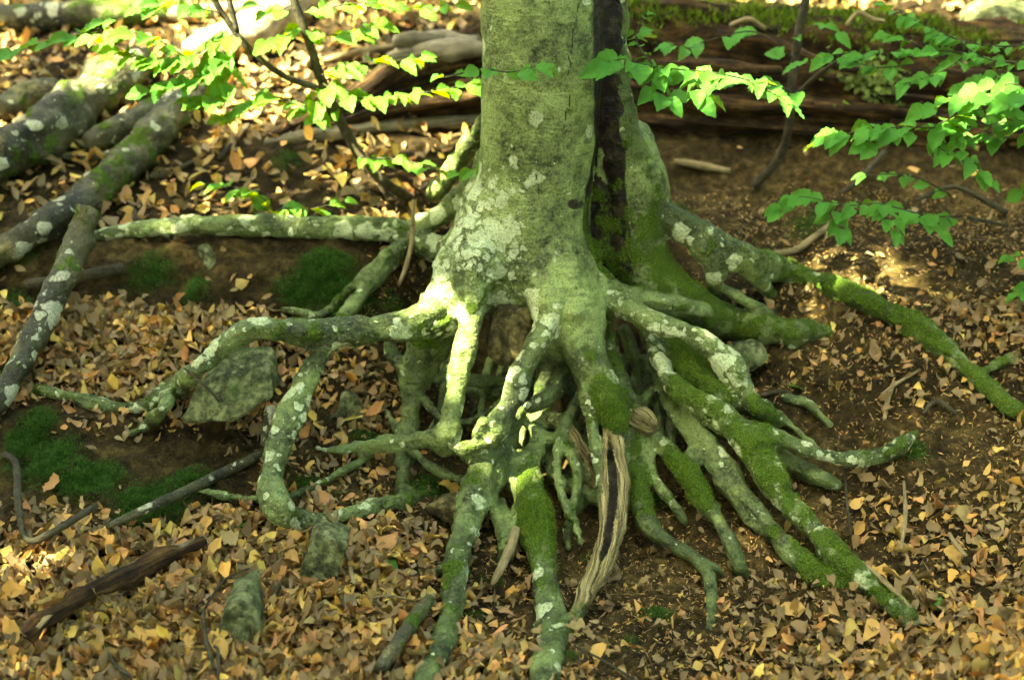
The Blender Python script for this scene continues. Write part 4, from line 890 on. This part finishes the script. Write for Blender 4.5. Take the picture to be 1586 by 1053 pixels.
# separate slats of splitting wood along its face
for k, (pts, mt) in enumerate([
    ([(600,92,9),(650,82,14),(700,78,16),(750,78,12)], M_GREYWOOD), ([(610,62,10),(670,60,14),(740,66,12)], M_GREYWOOD), ([(590,170,8),(650,160,12),(740,150,10)], M_ROT),
    ([(410,222,7),(480,212,11),(560,200,12),(650,192,10),(740,186,8)], M_GREYWOOD), ([(560,205,7),(640,206,10),(735,202,8)], M_ROT),
    ([(990,14,10),(1050,8,14),(1110,24,12),(1140,40,6)], M_ROT), ([(1110,52,7),(1200,66,9),(1270,96,7),(1330,110,5)], M_ROT), ([(1240,34,9),(1310,40,13),(1380,46,11),(1440,56,8)], M_ROT),
    ([(1010,150,8),(1090,160,12),(1180,166,10),(1260,160,6)], M_ROT), ([(1000,195,8),(1080,212,11),(1160,224,9),(1230,224,5)], M_ROT), ([(1180,245,6),(1260,262,9),(1340,256,9),(1400,240,6)], M_ROT),
    ([(1060,232,6),(1110,246,9),(1180,262,7)], M_ROT), ([(1380,190,7),(1460,205,11),(1540,206,10),(1600,200,7)], M_ROT), ([(1440,110,7),(1520,118,11),(1600,122,9)], M_ROT), ([(1300,215,5),(1380,225,8),(1460,235,7),(1560,236,6)], M_ROT),
    ([(1020,98,6),(1120,104,10),(1210,112,8)], M_ROT), ([(1460,258,6),(1530,262,9),(1600,258,7)], M_ROT)]):
    Q = catmull(np.array(pts, float), 6); Wk = []
    for a, b, r_ in Q:
        j = np.argmin(np.abs(topx(W)[:, 0]-a)); c, rr = W[j], R[j]; pc = topx(c)[0]
        u = np.clip((b-pc[1])/(rr*FPX/pc[2]), -.98, .98); Wk.append(at(a, b, c[1]-rr*math.sqrt(1-u*u)*1.02))
    Wk = np.array(Wk); Rk = np.array([q[2]*axial(w[1], w[2])/FPX for q, w in zip(Q, Wk)])
    link('wood_slat', wood_mesh('wood_slat', Wk, Rk, mt, 10, .35, 24, 70+k, None, lb, 1.0), mt, rl)
# moss fringe along its top and a tuft of pale lichen on its face
def on_log(px, v):
    T_ = topx(W); j = np.argmin(np.abs(T_[:, 0]-px)); return j
lw = np.array([on_log(p, 0) for p in range(960, 1600, 4)]); n = 9000
jx = rng.choice(lw, n); th = rng.normal(-.1, .42, n); rr_l = R[jx]*(1.04+.10*rng.random(n))
Pm = W[jx]+np.stack([rng.uniform(-.01, .01, n), rr_l*np.sin(th)*-1, rr_l*np.cos(th)], 1)
keep = vnoise(Pm, 7, 71) > -.15; Pm = Pm[keep]; th = th[keep]; n = len(Pm)
d = np.stack([rng.normal(0, .4, n), -np.sin(th)+rng.normal(0, .4, n), np.cos(th)+rng.normal(0, .3, n)], 1); d /= np.linalg.norm(d, axis=1)[:, None]
y_ = np.cross(d, rng.normal(0, 1, (n, 3))); y_ /= np.linalg.norm(y_, axis=1)[:, None]
stuff_mesh('moss', TU, Pm, np.stack([d, y_, np.cross(d, y_)], -1), rng.uniform(.010, .024, n), np.array([[.10, .16, .012]])*rng.uniform(.4, 1.5, (n, 1)), M_MOSS, 'yellow-green moss fringe along the top of the rotten log', 'moss')
LT = [leaf_tpl(4, 2, .3, .3, .1, 600+k, width=.8) for k in range(4)]; n = 260
qx = np.concatenate([rng.normal(1345, 22, 130), rng.normal(1368, 16, 90), rng.normal(1390, 8, 40)]); qy = np.concatenate([rng.normal(118, 12, 130), rng.normal(148, 12, 90), rng.normal(165, 8, 40)])
Pt = np.array([at(a, b, .88-.17+rng.uniform(-.02, .01)) for a, b in zip(qx, qy)])
stuff_mesh('lichen_tuft', LT, Pt, frames(np.tile([[0, -1., .5]], (n, 1)), rng.uniform(0, 6.28, n), np.abs(rng.normal(0, .6, n)), rng.uniform(0, 6.28, n)), rng.uniform(.010, .024, n), np.array([[.20, .27, .07]])*rng.uniform(.4, 1.4, (n, 1)), M_MOSS, 'pale green lichen tuft hanging on the face of the rotten log', 'lichen')
# litter-level wood
branch('rotten_plank', [(40,985,12),(75,955,15),(130,925,14),(190,895,15),(250,865,14),(315,838,9)], 'dark rotten plank-like branch with pale torn ends half sunk in the litter', 'branch', M_ROT, 18, .55, 34, 21,
       end=[[(38,982,10),(60,962,13),(90,940,8),M_TWIGPALE], [(200,880,6),(250,858,9),(315,832,6),M_GREYWOOD]], lift=.3)
branch('fallen_branch', [(588,1035,10),(610,1005,12),(635,968,12),(665,928,9)], 'short grey dead branch poking out of the litter beside the front-left root', 'branch', M_LOG, 12, .2, 30, 22, end=[[(640,955,6),(655,938,7),(672,918,4),M_TWIGPALE]], lift=.5)
branch('fallen_branch', [(800,820,8,-.45),(790,850,8,-.50),(775,880,7,-.55),(762,905,3)], 'split pale stick of dead wood between the front roots', 'branch', M_TWIGPALE, 9, .25, 40, 23)
branch('fallen_branch', [(5,702,6),(25,720,6),(28,780,6),(42,835,5),(80,825,6),(150,782,5)], 'bent thin dead branch hooked round a moss cushion', 'branch', M_TWIG, 8, .1, 40, 24)
branch('fallen_branch', [(165,815,5),(240,782,8),(320,745,9),(390,710,8),(420,690,5)], 'straight mossy stick edging the moss cushions on the bank', 'branch', M_LOG, 10, .15, 30, 25)
branch('fallen_branch', [(412,690,9,-.3),(415,655,10,-.28),(420,630,9,-.27)], 'upright stub of root wood beside the wedge-shaped stone', 'branch', M_LOG, 10, .12, 30, 26)
branch('fallen_branch', [(520,790,4,-.54),(522,825,4,-.56),(538,860,4),(548,905,3)], 'pale broken twig snagged on the looping left root', 'twig', M_TWIGPALE, 8, .15, 40, 27, stubs=[[(521,815,4,-.56),(508,795,4,-.565),(503,780,3,-.57)]])
TW = [([(315,945,3),(318,985,4),(332,1035,3)], 'crooked grey twig beside the tall green slab', M_TWIG), ([(315,945,2),(345,900,2),(385,880,2)], 'thin dark twig above the tall green slab', M_TWIG),
      ([(410,950,2),(430,910,3),(452,878,2)], 'thin straight twig in the litter right of the green slab', M_TWIG), ([(338,1060,2),(338,1010,3),(332,1000,2)], 'twig stub standing at the foot of the green slab', M_TWIG),
      ([(160,1000,2),(180,1030,3),(210,1053,3)], 'grey twig in the litter under the rotten plank', M_TWIG), ([(160,490,3,-.1),(158,530,3),(170,600,3),(200,672,3)], 'pale twig hanging over the left terrace', M_TWIGPALE),
      ([(285,570,2,-.3),(330,610,2,-.31),(360,655,2),(390,690,2)], 'fine dark twig crossing the wedge-shaped stone', M_TWIG), ([(640,310,3,.24),(638,370,4,.2),(630,410,4,.18),(618,440,3,.15)], 'pale crooked twig hanging on the left rear root', M_TWIGPALE),
      ([(1385,590,3),(1375,620,4),(1370,650,3)], 'pale straw-coloured stick on the soil under the long mossy root', M_TWIGPALE), ([(1365,610,2),(1395,590,3),(1425,572,2)], 'short pale stick leaning on the soil below the long mossy root', M_TWIGPALE),
      ([(1400,745,2),(1402,800,4),(1395,850,3)], 'pale bent rootlet running down the right soil slope', M_TWIGPALE), ([(1308,720,2),(1312,780,2),(1318,830,2)], 'dark rootlet hanging below the curved right root', M_TWIG),
      ([(1470,825,3),(1482,845,4),(1496,860,3)], 'short pale stick on the leaf-strewn right slope', M_TWIGPALE), ([(1335,870,3),(1370,900,4),(1410,940,3)], 'straw-coloured stick lying along the mossy root tip', M_TWIGPALE),
      ([(1195,392,4),(1230,388,6),(1260,368,6),(1290,345,4)], 'pale bare stick on the dark soil above the long mossy root', M_TWIGPALE), ([(1185,545,2),(1197,510,3),(1200,480,2)], 'thin twig leaning on the right side root', M_TWIG),
      ([(1180,612,3),(1215,605,4),(1230,620,3)], 'curved grey stick in the soil below the right side root', M_TWIG), ([(560,930,2),(600,922,2),(640,930,2)], 'fine straw twig on the litter by the front-left root', M_TWIGPALE),
      ([(890,1000,2),(930,1020,2),(985,1053,2)], 'thin brown rootlet on the soil below the split root', M_TWIG), ([(1430,640,3),(1450,620,4),(1480,640,3)], 'small rotten stick at the soil ledge on the right', M_TWIG),
      ([(1045,250,5),(1090,258,7),(1130,266,5)], 'bleached stick lying under the rotten log', M_TWIGPALE), ([(1310,40,3,.74),(1330,20,4,.74),(1350,30,4,.74),(1370,34,3,.74)], 'pale twig lying on the mossy top of the log', M_TWIGPALE),
      ([(1490,90,3,.72),(1510,120,3,.70),(1545,140,3,.70),(1580,136,3,.70)], 'pale dead twig hanging across the log face', M_TWIGPALE), ([(1130,40,3,.76),(1160,30,4,.76),(1185,45,3,.76)], 'bleached twig on the log edge', M_TWIGPALE),
      ([(195,300,4),(205,325,6),(215,345,6)], 'grey twig stub leaning on the long horizontal root', M_TWIG), ([(230,275,4),(265,268,5),(300,250,4)], 'dark twig lying among the rear litter', M_TWIG),
      ([(340,245,5),(365,215,6),(385,195,5)], 'crooked dark twig standing left of the rotten log', M_TWIG), ([(480,100,4),(560,80,6),(640,70,4)], 'thin sunlit stick on the slope behind the sapling', M_TWIGPALE),
      ([(1420,310,4,.42),(1480,290,4,.44),(1560,330,5)], 'dark bare twig in the shade beneath the log', M_TWIG), ([(1300,300,3,.44),(1330,280,4,.5),(1370,235,5,.6)], 'grey bare stick leaning against the underside of the log', M_TWIG)]
for k, (pts, lb_, mt) in enumerate(TW): branch('twig', pts, lb_, 'twig', mt, 6, .12, 60, 100+k, lift=.3)

# ------------------------------------------------------------------ saplings and leafy sprays
GL_ = []
for k in range(10):
    v, f, u = leaf_tpl(24, 6, random.uniform(.05, .30), random.uniform(-.5, -.05), random.uniform(.008, .035), 400+k, teeth=.045, pleat=.030, width=random.uniform(.58, .72))
    GL_.append((v, f, u))
def leaf_meshes(mat, nm):
    out = []
    for v, f, u in GL_:
        me = mesh_np(nm, v, f, {'uv': ('FLOAT_VECTOR', u)}); me.materials.append(mat); out.append(me)
    return out
LM = {'g': leaf_meshes(M_GREEN, 'leaf'), 'y': leaf_meshes(M_GREENY, 'leaf')}
ALL_LEAF = []
def spray(parent, basep, pts, nleaf, kind='g', smin=.038, smax=.062, spread=1.0, end=True, rtwig=1.5, flat=.6, mat=None):
    """a twig traced through space with alternate leaves held in a roughly level plane"""
    Q = catmull(np.array(pts, float), 8); W = np.array([at(a, b, y) for a, b, y in Q])
    R = np.linspace(rtwig, .5, len(W))*.00135
    tw = link('twig', wood_mesh('twig', W, R, M_TWIG, 5, .1, 60, 5, None, basep), M_TWIG, parent); nleaf = int(nleaf*(1.9 if kind == 'y' else 1.75))
    T = np.gradient(W, axis=0); T /= np.linalg.norm(T, axis=1)[:, None]
    idx = np.linspace(1 if len(W) > 6 else 0, len(W)-1, nleaf).astype(int)
    for k, i in enumerate(idx):
        t = T[i].copy(); t[2] *= .4; t /= np.linalg.norm(t); sd = 1 if k % 2 else -1
        side = np.cross([0, 0, 1.], t); side /= np.linalg.norm(side)+1e-9
        a = random.uniform(.35, 1.35) if k < nleaf-1 else random.uniform(-.2, .2)
        x = t*math.cos(a)+side*sd*math.sin(a)+np.array([0, 0, random.uniform(-.45, .05)]); x /= np.linalg.norm(x)
        n = np.array([random.uniform(-flat, flat), random.uniform(-flat, flat)-(.35 if kind == 'y' else .55), 1.0]); n -= x*np.dot(n, x); n /= np.linalg.norm(n)
        y = np.cross(n, x); s = random.uniform(smin*.75, smax)*(1.0 if kind == 'y' else .97); i = min(len(W)-1, max(0, i+random.randint(-2, 2)))
        o = link('leaf', random.choice(LM[kind]), None, tw)
        p = W[i]+x*.006-basep
        o.matrix_local = Matrix.Translation(Vector(p)) @ Matrix(np.stack([x, y, n], -1).tolist()).to_4x4() @ Matrix.Scale(s, 4)
        ALL_LEAF.append(o)
def plant(name, label, basept, sprays, stems=(), cat='sapling'):
    e = empty(name, basept); tag(e, label, cat)
    for k, s in enumerate(stems):
        W, R = px_path(s); link('stem' if k == 0 else 'branch', wood_mesh('stem', W, R, M_TWIG, 9, .12, 50, 30, None, np.array(basept)), M_TWIG, e)
    for s in sprays: spray(e, np.array(basept), *s[:3], **(s[3] if len(s) > 3 else {}))
    return e
big = dict(smin=.046, smax=.070)
# right: slender stem in front of the log, with the sunlit spray reaching towards the trunk
g0 = ghit(1165, 290)
plant('beech_sapling', 'slender beech sapling before the rotten log, its bright spray reaching to the trunk', g0,
  [([(1235,145,.20),(1195,132,.10),(1150,122,.03),(1100,112,-.02),(1050,108,-.06),(1005,102,-.09),(965,92,-.10),(945,98,-.11)], 17, 'g', dict(smin=.046, smax=.066)),
   ([(1110,114,-.02),(1085,130,-.05),(1070,145,-.07),(1090,150,-.08)], 5, 'g', dict(smin=.05, smax=.072)),
   ([(1150,122,.03),(1190,140,.0),(1215,158,-.02)], 5, 'g', dict(smin=.042, smax=.06)),
   ([(1040,108,-.06),(1010,125,-.08),(1030,150,-.1)], 5, 'g', big),
   ([(1010,100,-.09),(985,60,-.02),(1000,20,.03)], 6, 'g', dict(smin=.025, smax=.04)),
   ([(1228,90,.4),(1170,50,.35),(1100,62,.3),(1060,75,.28),(1020,60,.25)], 8, 'g', dict(smin=.04, smax=.055)),
   ([(1232,60,.42),(1262,40,.4),(1290,50,.38)], 3, 'g')],
  [[(1255,-30,7,.42),(1248,0,7,.42),(1236,60,7,.42),(1226,140,7,.42),(1222,195,7,.44),(1206,245,7,.48),(1168,288,7)], [(1228,150,4,.42),(1265,118,4,.36),(1300,95,3,.30),(1350,84,3,.28)]])
# right: layered branches from a beech standing beyond the right edge
b1 = at(1660, 110, .15)
plant('beech_branch', 'dense layered beech branch hanging over the rotten log', b1,
  [([(1640,100,.20),(1560,98,.20),(1490,82,.20),(1420,78,.20),(1360,84,.20),(1300,84,.22),(1250,94,.22)], 24, 'g', dict(smin=.036, smax=.056)),
   ([(1640,60,.25),(1560,72,.24),(1500,66,.24),(1450,48,.25),(1410,28,.26),(1375,8,.28)], 16, 'g', dict(smin=.032, smax=.05)),
   ([(1500,84,.2),(1460,110,.17),(1430,122,.15),(1400,130,.14)], 10, 'g', dict(smin=.032, smax=.05)),
   ([(1440,80,.2),(1400,60,.22),(1370,55,.24)], 6, 'g', dict(smin=.03, smax=.045)),
   ([(1520,95,.2),(1480,60,.22),(1450,55,.22)], 6, 'g', dict(smin=.03, smax=.045)),
   ([(1420,100,.2),(1360,105,.2),(1320,95,.2)], 8, 'g', dict(smin=.03, smax=.045)),
   ([(1560,100,.2),(1530,130,.15),(1500,135,.12)], 7, 'g')],
  [[(1680,112,4,.2),(1600,100,3,.2),(1540,96,3,.2)]], 'branch')
b2 = at(1660, 150, .0)
plant('beech_branch', 'sunlit pale green beech branch tip hanging right of the log', b2,
  [([(1650,165,-.02),(1600,152,-.02),(1560,150,-.02),(1520,152,-.02),(1480,155,-.02),(1440,165,-.02)], 14, 'g', dict(smin=.046, smax=.068)),
   ([(1600,150,.0),(1570,130,.02),(1530,140,.02)], 5, 'g', big)], [[(1680,172,3,-.02),(1620,156,3,-.02)]], 'branch')
b3 = at(1660, 215, .05)
plant('beech_branch', 'mid-level beech branch with a drooping tip in front of the dark log', b3,
  [([(1650,205,.04),(1580,188,.04),(1520,196,.03),(1460,198,.02),(1400,198,.0),(1350,198,-.02),(1310,208,-.03),(1280,216,-.04)], 24, 'g', dict(smin=.04, smax=.06)),
   ([(1470,198,.02),(1490,225,.0),(1505,255,-.02),(1525,280,-.03)], 10, 'g', dict(smin=.034, smax=.05)),
   ([(1440,200,.02),(1450,225,.0),(1470,240,-.02)], 6, 'g', dict(smin=.034, smax=.05)),
   ([(1400,198,.0),(1380,215,-.02),(1350,222,-.03)], 6, 'g', dict(smin=.034, smax=.05)),
   ([(1620,195,.04),(1580,215,.05),(1530,210,.06),(1500,215,.06)], 8, 'g', dict(smin=.04, smax=.056)),
   ([(1440,200,.02),(1500,172,.02),(1560,175,.02)], 8, 'g', dict(smin=.036, smax=.056))],
  [[(1680,215,3,.05),(1600,192,3,.05)]], 'branch')
b4 = at(1500, 330, .05)
plant('beech_branch', 'low drooping beech spray over the bare right-hand soil', b4,
  [([(1490,335,.10),(1440,335,.02),(1400,325,-.04),(1360,316,-.06),(1320,318,-.07),(1280,312,-.08),(1240,305,-.09),(1215,318,-.09)], 18, 'g', dict(smin=.036, smax=.056)),
   ([(1360,318,-.06),(1375,340,-.08),(1385,365,-.09)], 5, 'g', dict(smin=.034, smax=.048)),
   ([(1300,318,-.07),(1290,335,-.08),(1300,355,-.09)], 5, 'g', dict(smin=.034, smax=.048)),
   ([(1420,333,.0),(1435,345,-.01),(1450,358,-.02)], 3, 'g', dict(smin=.034, smax=.044)),
   ([(1470,300,.2),(1420,275,.15),(1380,270,.12),(1340,272,.1)], 6, 'g', dict(smin=.034, smax=.044))],
  [[(1560,350,3,.3),(1500,338,3,.12)]], 'branch')
b5 = at(1640, 430, .1)
plant('beech_branch', 'small leaves of a beech shoot at the right above the litter', b5,
  [([(1640,400,.05),(1600,396,.05),(1570,398,.05)], 4, 'g', dict(smin=.034, smax=.044)), ([(1650,440,.05),(1600,442,.05),(1580,452,.05)], 4, 'g', dict(smin=.034, smax=.044)),
   ([(1650,470,.05),(1590,478,.05),(1560,488,.05),(1545,492,.05)], 6, 'g', dict(smin=.03, smax=.04)), ([(1640,285,.1),(1600,288,.1),(1585,296,.1)], 3, 'g', dict(smin=.036, smax=.046))],
  [[(1660,440,3,.1),(1640,400,2,.05)]], 'branch')
# left: forked sapling in the sun, leaves yellow-green
g1 = ghit(632, 305)
yl = dict(kind='y', smin=.05, smax=.075)
plant('beech_sapling', 'forked dark-stemmed sapling with glowing yellow-green leaves on the sunny slope', g1,
  [([(500,130,.34),(540,150,.32),(590,152,.30),(640,146,.28),(690,138,.27),(735,128,.26)], 14, 'y', dict(smin=.044, smax=.066)),
   ([(490,120,.34),(540,100,.34),(600,95,.34),(650,92,.34)], 8, 'y', dict(smin=.044, smax=.062)),
   ([(470,50,.36),(510,55,.36),(550,48,.38),(575,40,.38)], 7, 'y', dict(smin=.05, smax=.068)),
   ([(470,40,.36),(440,58,.34),(415,70,.32)], 5, 'y'),
   ([(460,5,.36),(420,20,.34),(400,5,.34)], 4, 'y'), ([(470,20,.36),(560,5,.36),(640,12,.36),(700,8,.36)], 9, 'y', dict(smin=.046, smax=.06)),
   ([(560,245,.36),(590,245,.33),(640,252,.28),(690,266,.20),(730,262,.12),(775,245,.05)], 10, 'y', dict(smin=.036, smax=.052)),
   ([(520,170,.36),(470,165,.32),(420,150,.30),(380,170,.28),(345,185,.28)], 12, 'y', dict(smin=.044, smax=.062)),
   ([(500,140,.36),(480,170,.34),(490,185,.32)], 5, 'y', dict(smin=.044, smax=.062)),
   ([(690,120,.2),(745,108,-.12),(790,112,-.18),(835,102,-.18)], 6, 'g', dict(smin=.036, smax=.05))],
  [[(440,-60,7,.36),(455,0,7,.36),(480,70,7,.36),(500,130,8,.36),(528,190,8,.36),(560,245,8,.36),(595,282,8,.36),(632,306,8)], [(320,-20,5,.30),(350,30,5,.31),(390,80,5,.32),(440,118,5,.34),(495,138,5,.36)]])
b6 = at(330, -60, .3)
plant('beech_branch', 'hanging leafy spray over the two thick fallen logs', b6,
  [([(370,50,.30),(330,70,.28),(290,90,.26),(250,95,.25),(215,88,.25),(180,75,.25)], 15, 'y', dict(smin=.044, smax=.064)),
   ([(350,80,.30),(330,110,.27),(300,125,.25),(270,130,.24),(235,140,.24)], 13, 'g', dict(smin=.044, smax=.062)),
   ([(340,90,.3),(350,120,.28),(330,150,.26),(300,155,.25)], 9, 'y', dict(smin=.044, smax=.06)),
   ([(340,20,.3),(290,10,.3),(250,5,.3),(200,25,.3),(150,40,.3)], 10, 'g', dict(smin=.046, smax=.062)),
   ([(290,90,.26),(240,60,.25),(190,50,.25),(140,55,.25)], 9, 'y', dict(smin=.046, smax=.062)),
   ([(160,45,.3),(100,60,.3),(50,72,.3),(10,90,.3)], 7, 'g', dict(smin=.046, smax=.062))],
  [[(340,-60,5,.3),(352,-10,5,.3),(368,50,4,.3)]], 'branch')
g2 = ghit(425, 340)
plant('beech_seedling', 'low yellow-green seedling shoot on the sunny leaf litter', g2,
  [([(425,338,.33),(410,310,.32),(370,292,.32),(320,285,.32)], 8, 'y', dict(smin=.04, smax=.056)), ([(425,338,.33),(440,322,.32),(470,326,.32),(530,312,.32)], 8, 'y', dict(smin=.036, smax=.05))], [[(425,345,3,.34),(424,330,3,.33),(415,312,2,.32)]], 'seedling')

# single green leaves fallen on the litter
for px, py, lb_ in [(600,876,'fresh green leaf standing in litter left of the front-left root'), (1440,940,'fresh green leaf lying by the tip of the mossy right root'), (390,828,'grey-green leaf on the litter below the moss cushions'), (670,893,'small green leaf beside the front-left root'), (1222,608,'tiny green leaf on the soil beside the right side root')]:
    h = ghit(px, py); o = link('green_fallen_leaf', random.choice(LM['g'])); o.location = h+np.array([0, 0, .015]); o.scale = (.034,)*3; o.rotation_euler = (random.uniform(-.3, .9), random.uniform(-.3, .3), random.uniform(0, 6)); tag(o, lb_, 'leaf')

# ------------------------------------------------------------------ crown of this beech; beeches out of view added to shade the bank
SV = np.array(SUN); A1 = np.cross(SV, [0, 1., 0]); A1 /= np.linalg.norm(A1); A2 = np.cross(SV, A1)
GAPS = [(655,468,.030),(716,545,.014),(712,585,.010),(768,640,.014),(1150,115,.07),(1205,150,.05),(1090,108,.03),(1510,150,.04),(690,150,.08),(560,150,.1),(470,165,.08),(310,110,.12),(200,60,.1),(630,100,.08),(540,50,.1)]  # spots meant to be sunlit; crown leaves are removed for them
def hit_any(px, py):
    d = ray(px, py); Q = CAM+d*np.linspace(1.8, 3.4, 900)[:, None]; k = np.where(sdf(Q) < 0)[0]
    return Q[k[0]] if len(k) else ghit(px, py)
def crown(name, n, cen, rx, ry, rz, parent, basep, seed):
    r = np.random.default_rng(seed); q = r.normal(0, 1, (n, 3)); q /= np.linalg.norm(q, axis=1)[:, None]; q *= r.random((n, 1))**(1/2.4)
    P = np.array(cen)+q*np.array([rx, ry, rz])
    P = P+.25*np.stack([vnoise(P, 2.2, seed+k) for k in range(3)], 1)
    ok = vnoise(P, 1.3, seed+9)+.35 > -.25
    # leaves cut away along the sun's direction so chosen spots are sunlit
    for px, py, rad_ in GAPS:
        if py < 200 and px > 900: t = at(px, py, .0)
        elif px < 740 and py < 200: t = at(px, py, .3)
        else: t = hit_any(px, py)
        d = P-t; l = np.linalg.norm(d-(d@SV)[:, None]*SV, axis=1); ok &= l > (rad_+.075)*(1+.2*r.normal(0, 1, n).clip(-1, 1))
    # leaves thinned along the sun's rays to fleck the upper left slope with light
    u, v = P@A1, P@A2
    t0 = P-SV*((P[:, 2:]-.62)/SV[2])
    fleck = vnoise(np.stack([u, v, 0*u], 1), 3.2, 77)+.6*vnoise(np.stack([u, v, 0*u], 1), 8, 78)
    upl = sstep(.15, .5, t0[:, 1])*(1-sstep(-.15, .25, t0[:, 0]))
    far = sstep(1.05, 1.3, t0[:, 1])
    ok &= ~((np.maximum(upl, far*.8) > .5) & (fleck > -.62))
    P = P[ok]; n = len(P)
    R = frames(np.tile([[0, 0, 1.]], (n, 1)), r.uniform(0, 6.28, n), np.abs(r.normal(0, .5, n)), r.uniform(0, 6.28, n))
    tp = [leaf_tpl(2, 2, .15, -.1, .03, 900+k, width=.68) for k in range(4)]
    V, F, U, C = batch(tp, P, R, r.uniform(.085, .13, n), r.integers(0, 4, n), np.zeros((n, 3)))
    return link(name, mesh_np(name, V-np.array(basep), F, {'uv': ('FLOAT_VECTOR', U)}), M_CROWN, parent)
def limb(name, pts, parent, basep, segs=16, a=.3):
    Q = catmull(np.array(pts, float), 8); V, F, al = tube(Q[:, :3], Q[:, 3], segs, .05, 3, 4)
    z = np.zeros(len(V)); me = mesh_np(name, V-np.array(basep), split_caps(F), {'moss': ('FLOAT', z), 'lichen': ('FLOAT', z+a), 'rot': ('FLOAT', z), 'wood': ('FLOAT', z), 'pale': ('FLOAT', z+1)})
    return link(name, me, M_BARK, parent)
tx = at(840, -100, .02); tr_ = 92*axial(tx[1], tx[2])/FPX
ex = at(870, -150, .03)
limb('upper_trunk', [(tx[0]+.015, .03, 1.14, tr_*1.02), (tx[0]+.015, .03, 1.7, tr_*1.04), (tx[0], .05, 3.0, tr_*.95), (tx[0]+.05, .1, 5.0, tr_*.7), (tx[0], .1, 6.8, tr_*.35)], tree, base, 28)
for k, (dx, dy) in enumerate([(-1.2, .3), (1.0, .8), (.2, -1.1), (-.4, 1.3)]):
    limb('limb', [(tx[0]+.02, .08, 3.9+.4*k, .05), (tx[0]+dx*.5, dy*.5, 4.6+.4*k, .035), (tx[0]+dx*1.2, dy*1.2, 5.2+.4*k, .015)], tree, base, 10)
crown('crown', 9000, (tx[0]+.4, .6, 6.2), 2.2, 2.4, 1.2, tree, base, 31)
nbp, _ = gdown(-3.6, -0.8)
nt = empty('beech_tree', nbp); tag(nt, 'beech added outside the view so its canopy shades the bank', 'tree')
limb('trunk', [(-3.6, -.8, nbp[2]-.2, .22), (-3.6, -.8, nbp[2]+.3, .16), (-3.55, -.85, 2.2, .14), (-3.4, -.9, 4.2, .10), (-3.2, -1.0, 5.6, .05)], nt, nbp, 20, .4)
for k, (dx, dy) in enumerate([(1.5, .4), (1.2, -1.0), (.9, 1.6), (-1.0, .2), (1.6, -.2)]):
    limb('limb', [(-3.5, -.88, 2.8+.35*k, .05), (-3.5+dx*.6, -.88+dy*.6, 3.5+.35*k, .035), (-3.5+dx*1.5, -.88+dy*1.5, 4.1+.35*k, .012)], nt, nbp, 10)
cc_ = np.array([0, .3, .4])+SV/SV[2]*4.2  # crown set on the sun's path to keep it off the bank
crown('crown', 30000, (cc_[0], cc_[1], cc_[2]+.2), 2.3, 2.7, .9, nt, nbp, 33)

rp, _ = gdown(3.1, 0.9)
rt = empty('beech_tree', rp); tag(rt, 'low-branched beech outside the view, bearing the layered branches, its crown added to shade the right bank', 'tree')
limb('trunk', [(3.1, .9, rp[2]-.2, .20), (3.1, .9, rp[2]+.3, .15), (3.05, .9, 2.4, .12), (3.0, .9, 4.2, .08), (2.9, .9, 5.2, .03)], rt, rp, 20, .4)
for k, (dx, dy) in enumerate([(-1.6, -.6), (-1.2, .6), (-1.7, .1), (.9, .2)]):
    limb('limb', [(3.07, .9, 1.5+.4*k, .04), (3.07+dx*.5, .9+dy*.5, 1.9+.4*k, .028), (3.07+dx*1.2, .9+dy*1.2, 2.2+.4*k, .01)], rt, rp, 10)
crown('crown', 9000, (1.9, .9, 2.9), 1.7, 1.5, .8, rt, rp, 35)  # crown added out of view to keep sky light off the right bank

# woodland ring outside the view, put in to block low sky light
def added_woodland():
    r = np.random.default_rng(91); P = []
    for k in range(420):
        a = r.uniform(0, 6.283); d = r.uniform(6.0, 10.5); x, y = d*math.sin(a), .2-d*math.cos(a)
        g = gdown(x, y)[0][2]; h = r.uniform(.6, 9.0); n = 90
        P.append(np.array([x, y, g+h])+r.normal(0, 1, (n, 3))*np.array([.8, .8, .6]))
    P = np.vstack(P); P = P[P[:, 2]-.5 < 1.0*np.hypot(P[:, 0], P[:, 1])]; n = len(P)
    R = frames(np.tile([[0, 0, 1.]], (n, 1)), r.uniform(0, 6.28, n), np.abs(r.normal(0, .7, n)), r.uniform(0, 6.28, n))
    tp = [leaf_tpl(2, 2, .15, -.1, .03, 950+k, width=.7) for k in range(3)]
    V, F, U, C = batch(tp, P, R, r.uniform(.28, .42, n), r.integers(0, 3, n), np.zeros((n, 3)))
    tag(link('added_woodland', mesh_np('added_woodland', V, F), M_FAR), 'unseen woodland surrounding the bank', 'added_woodland', kind='stuff')
added_woodland()
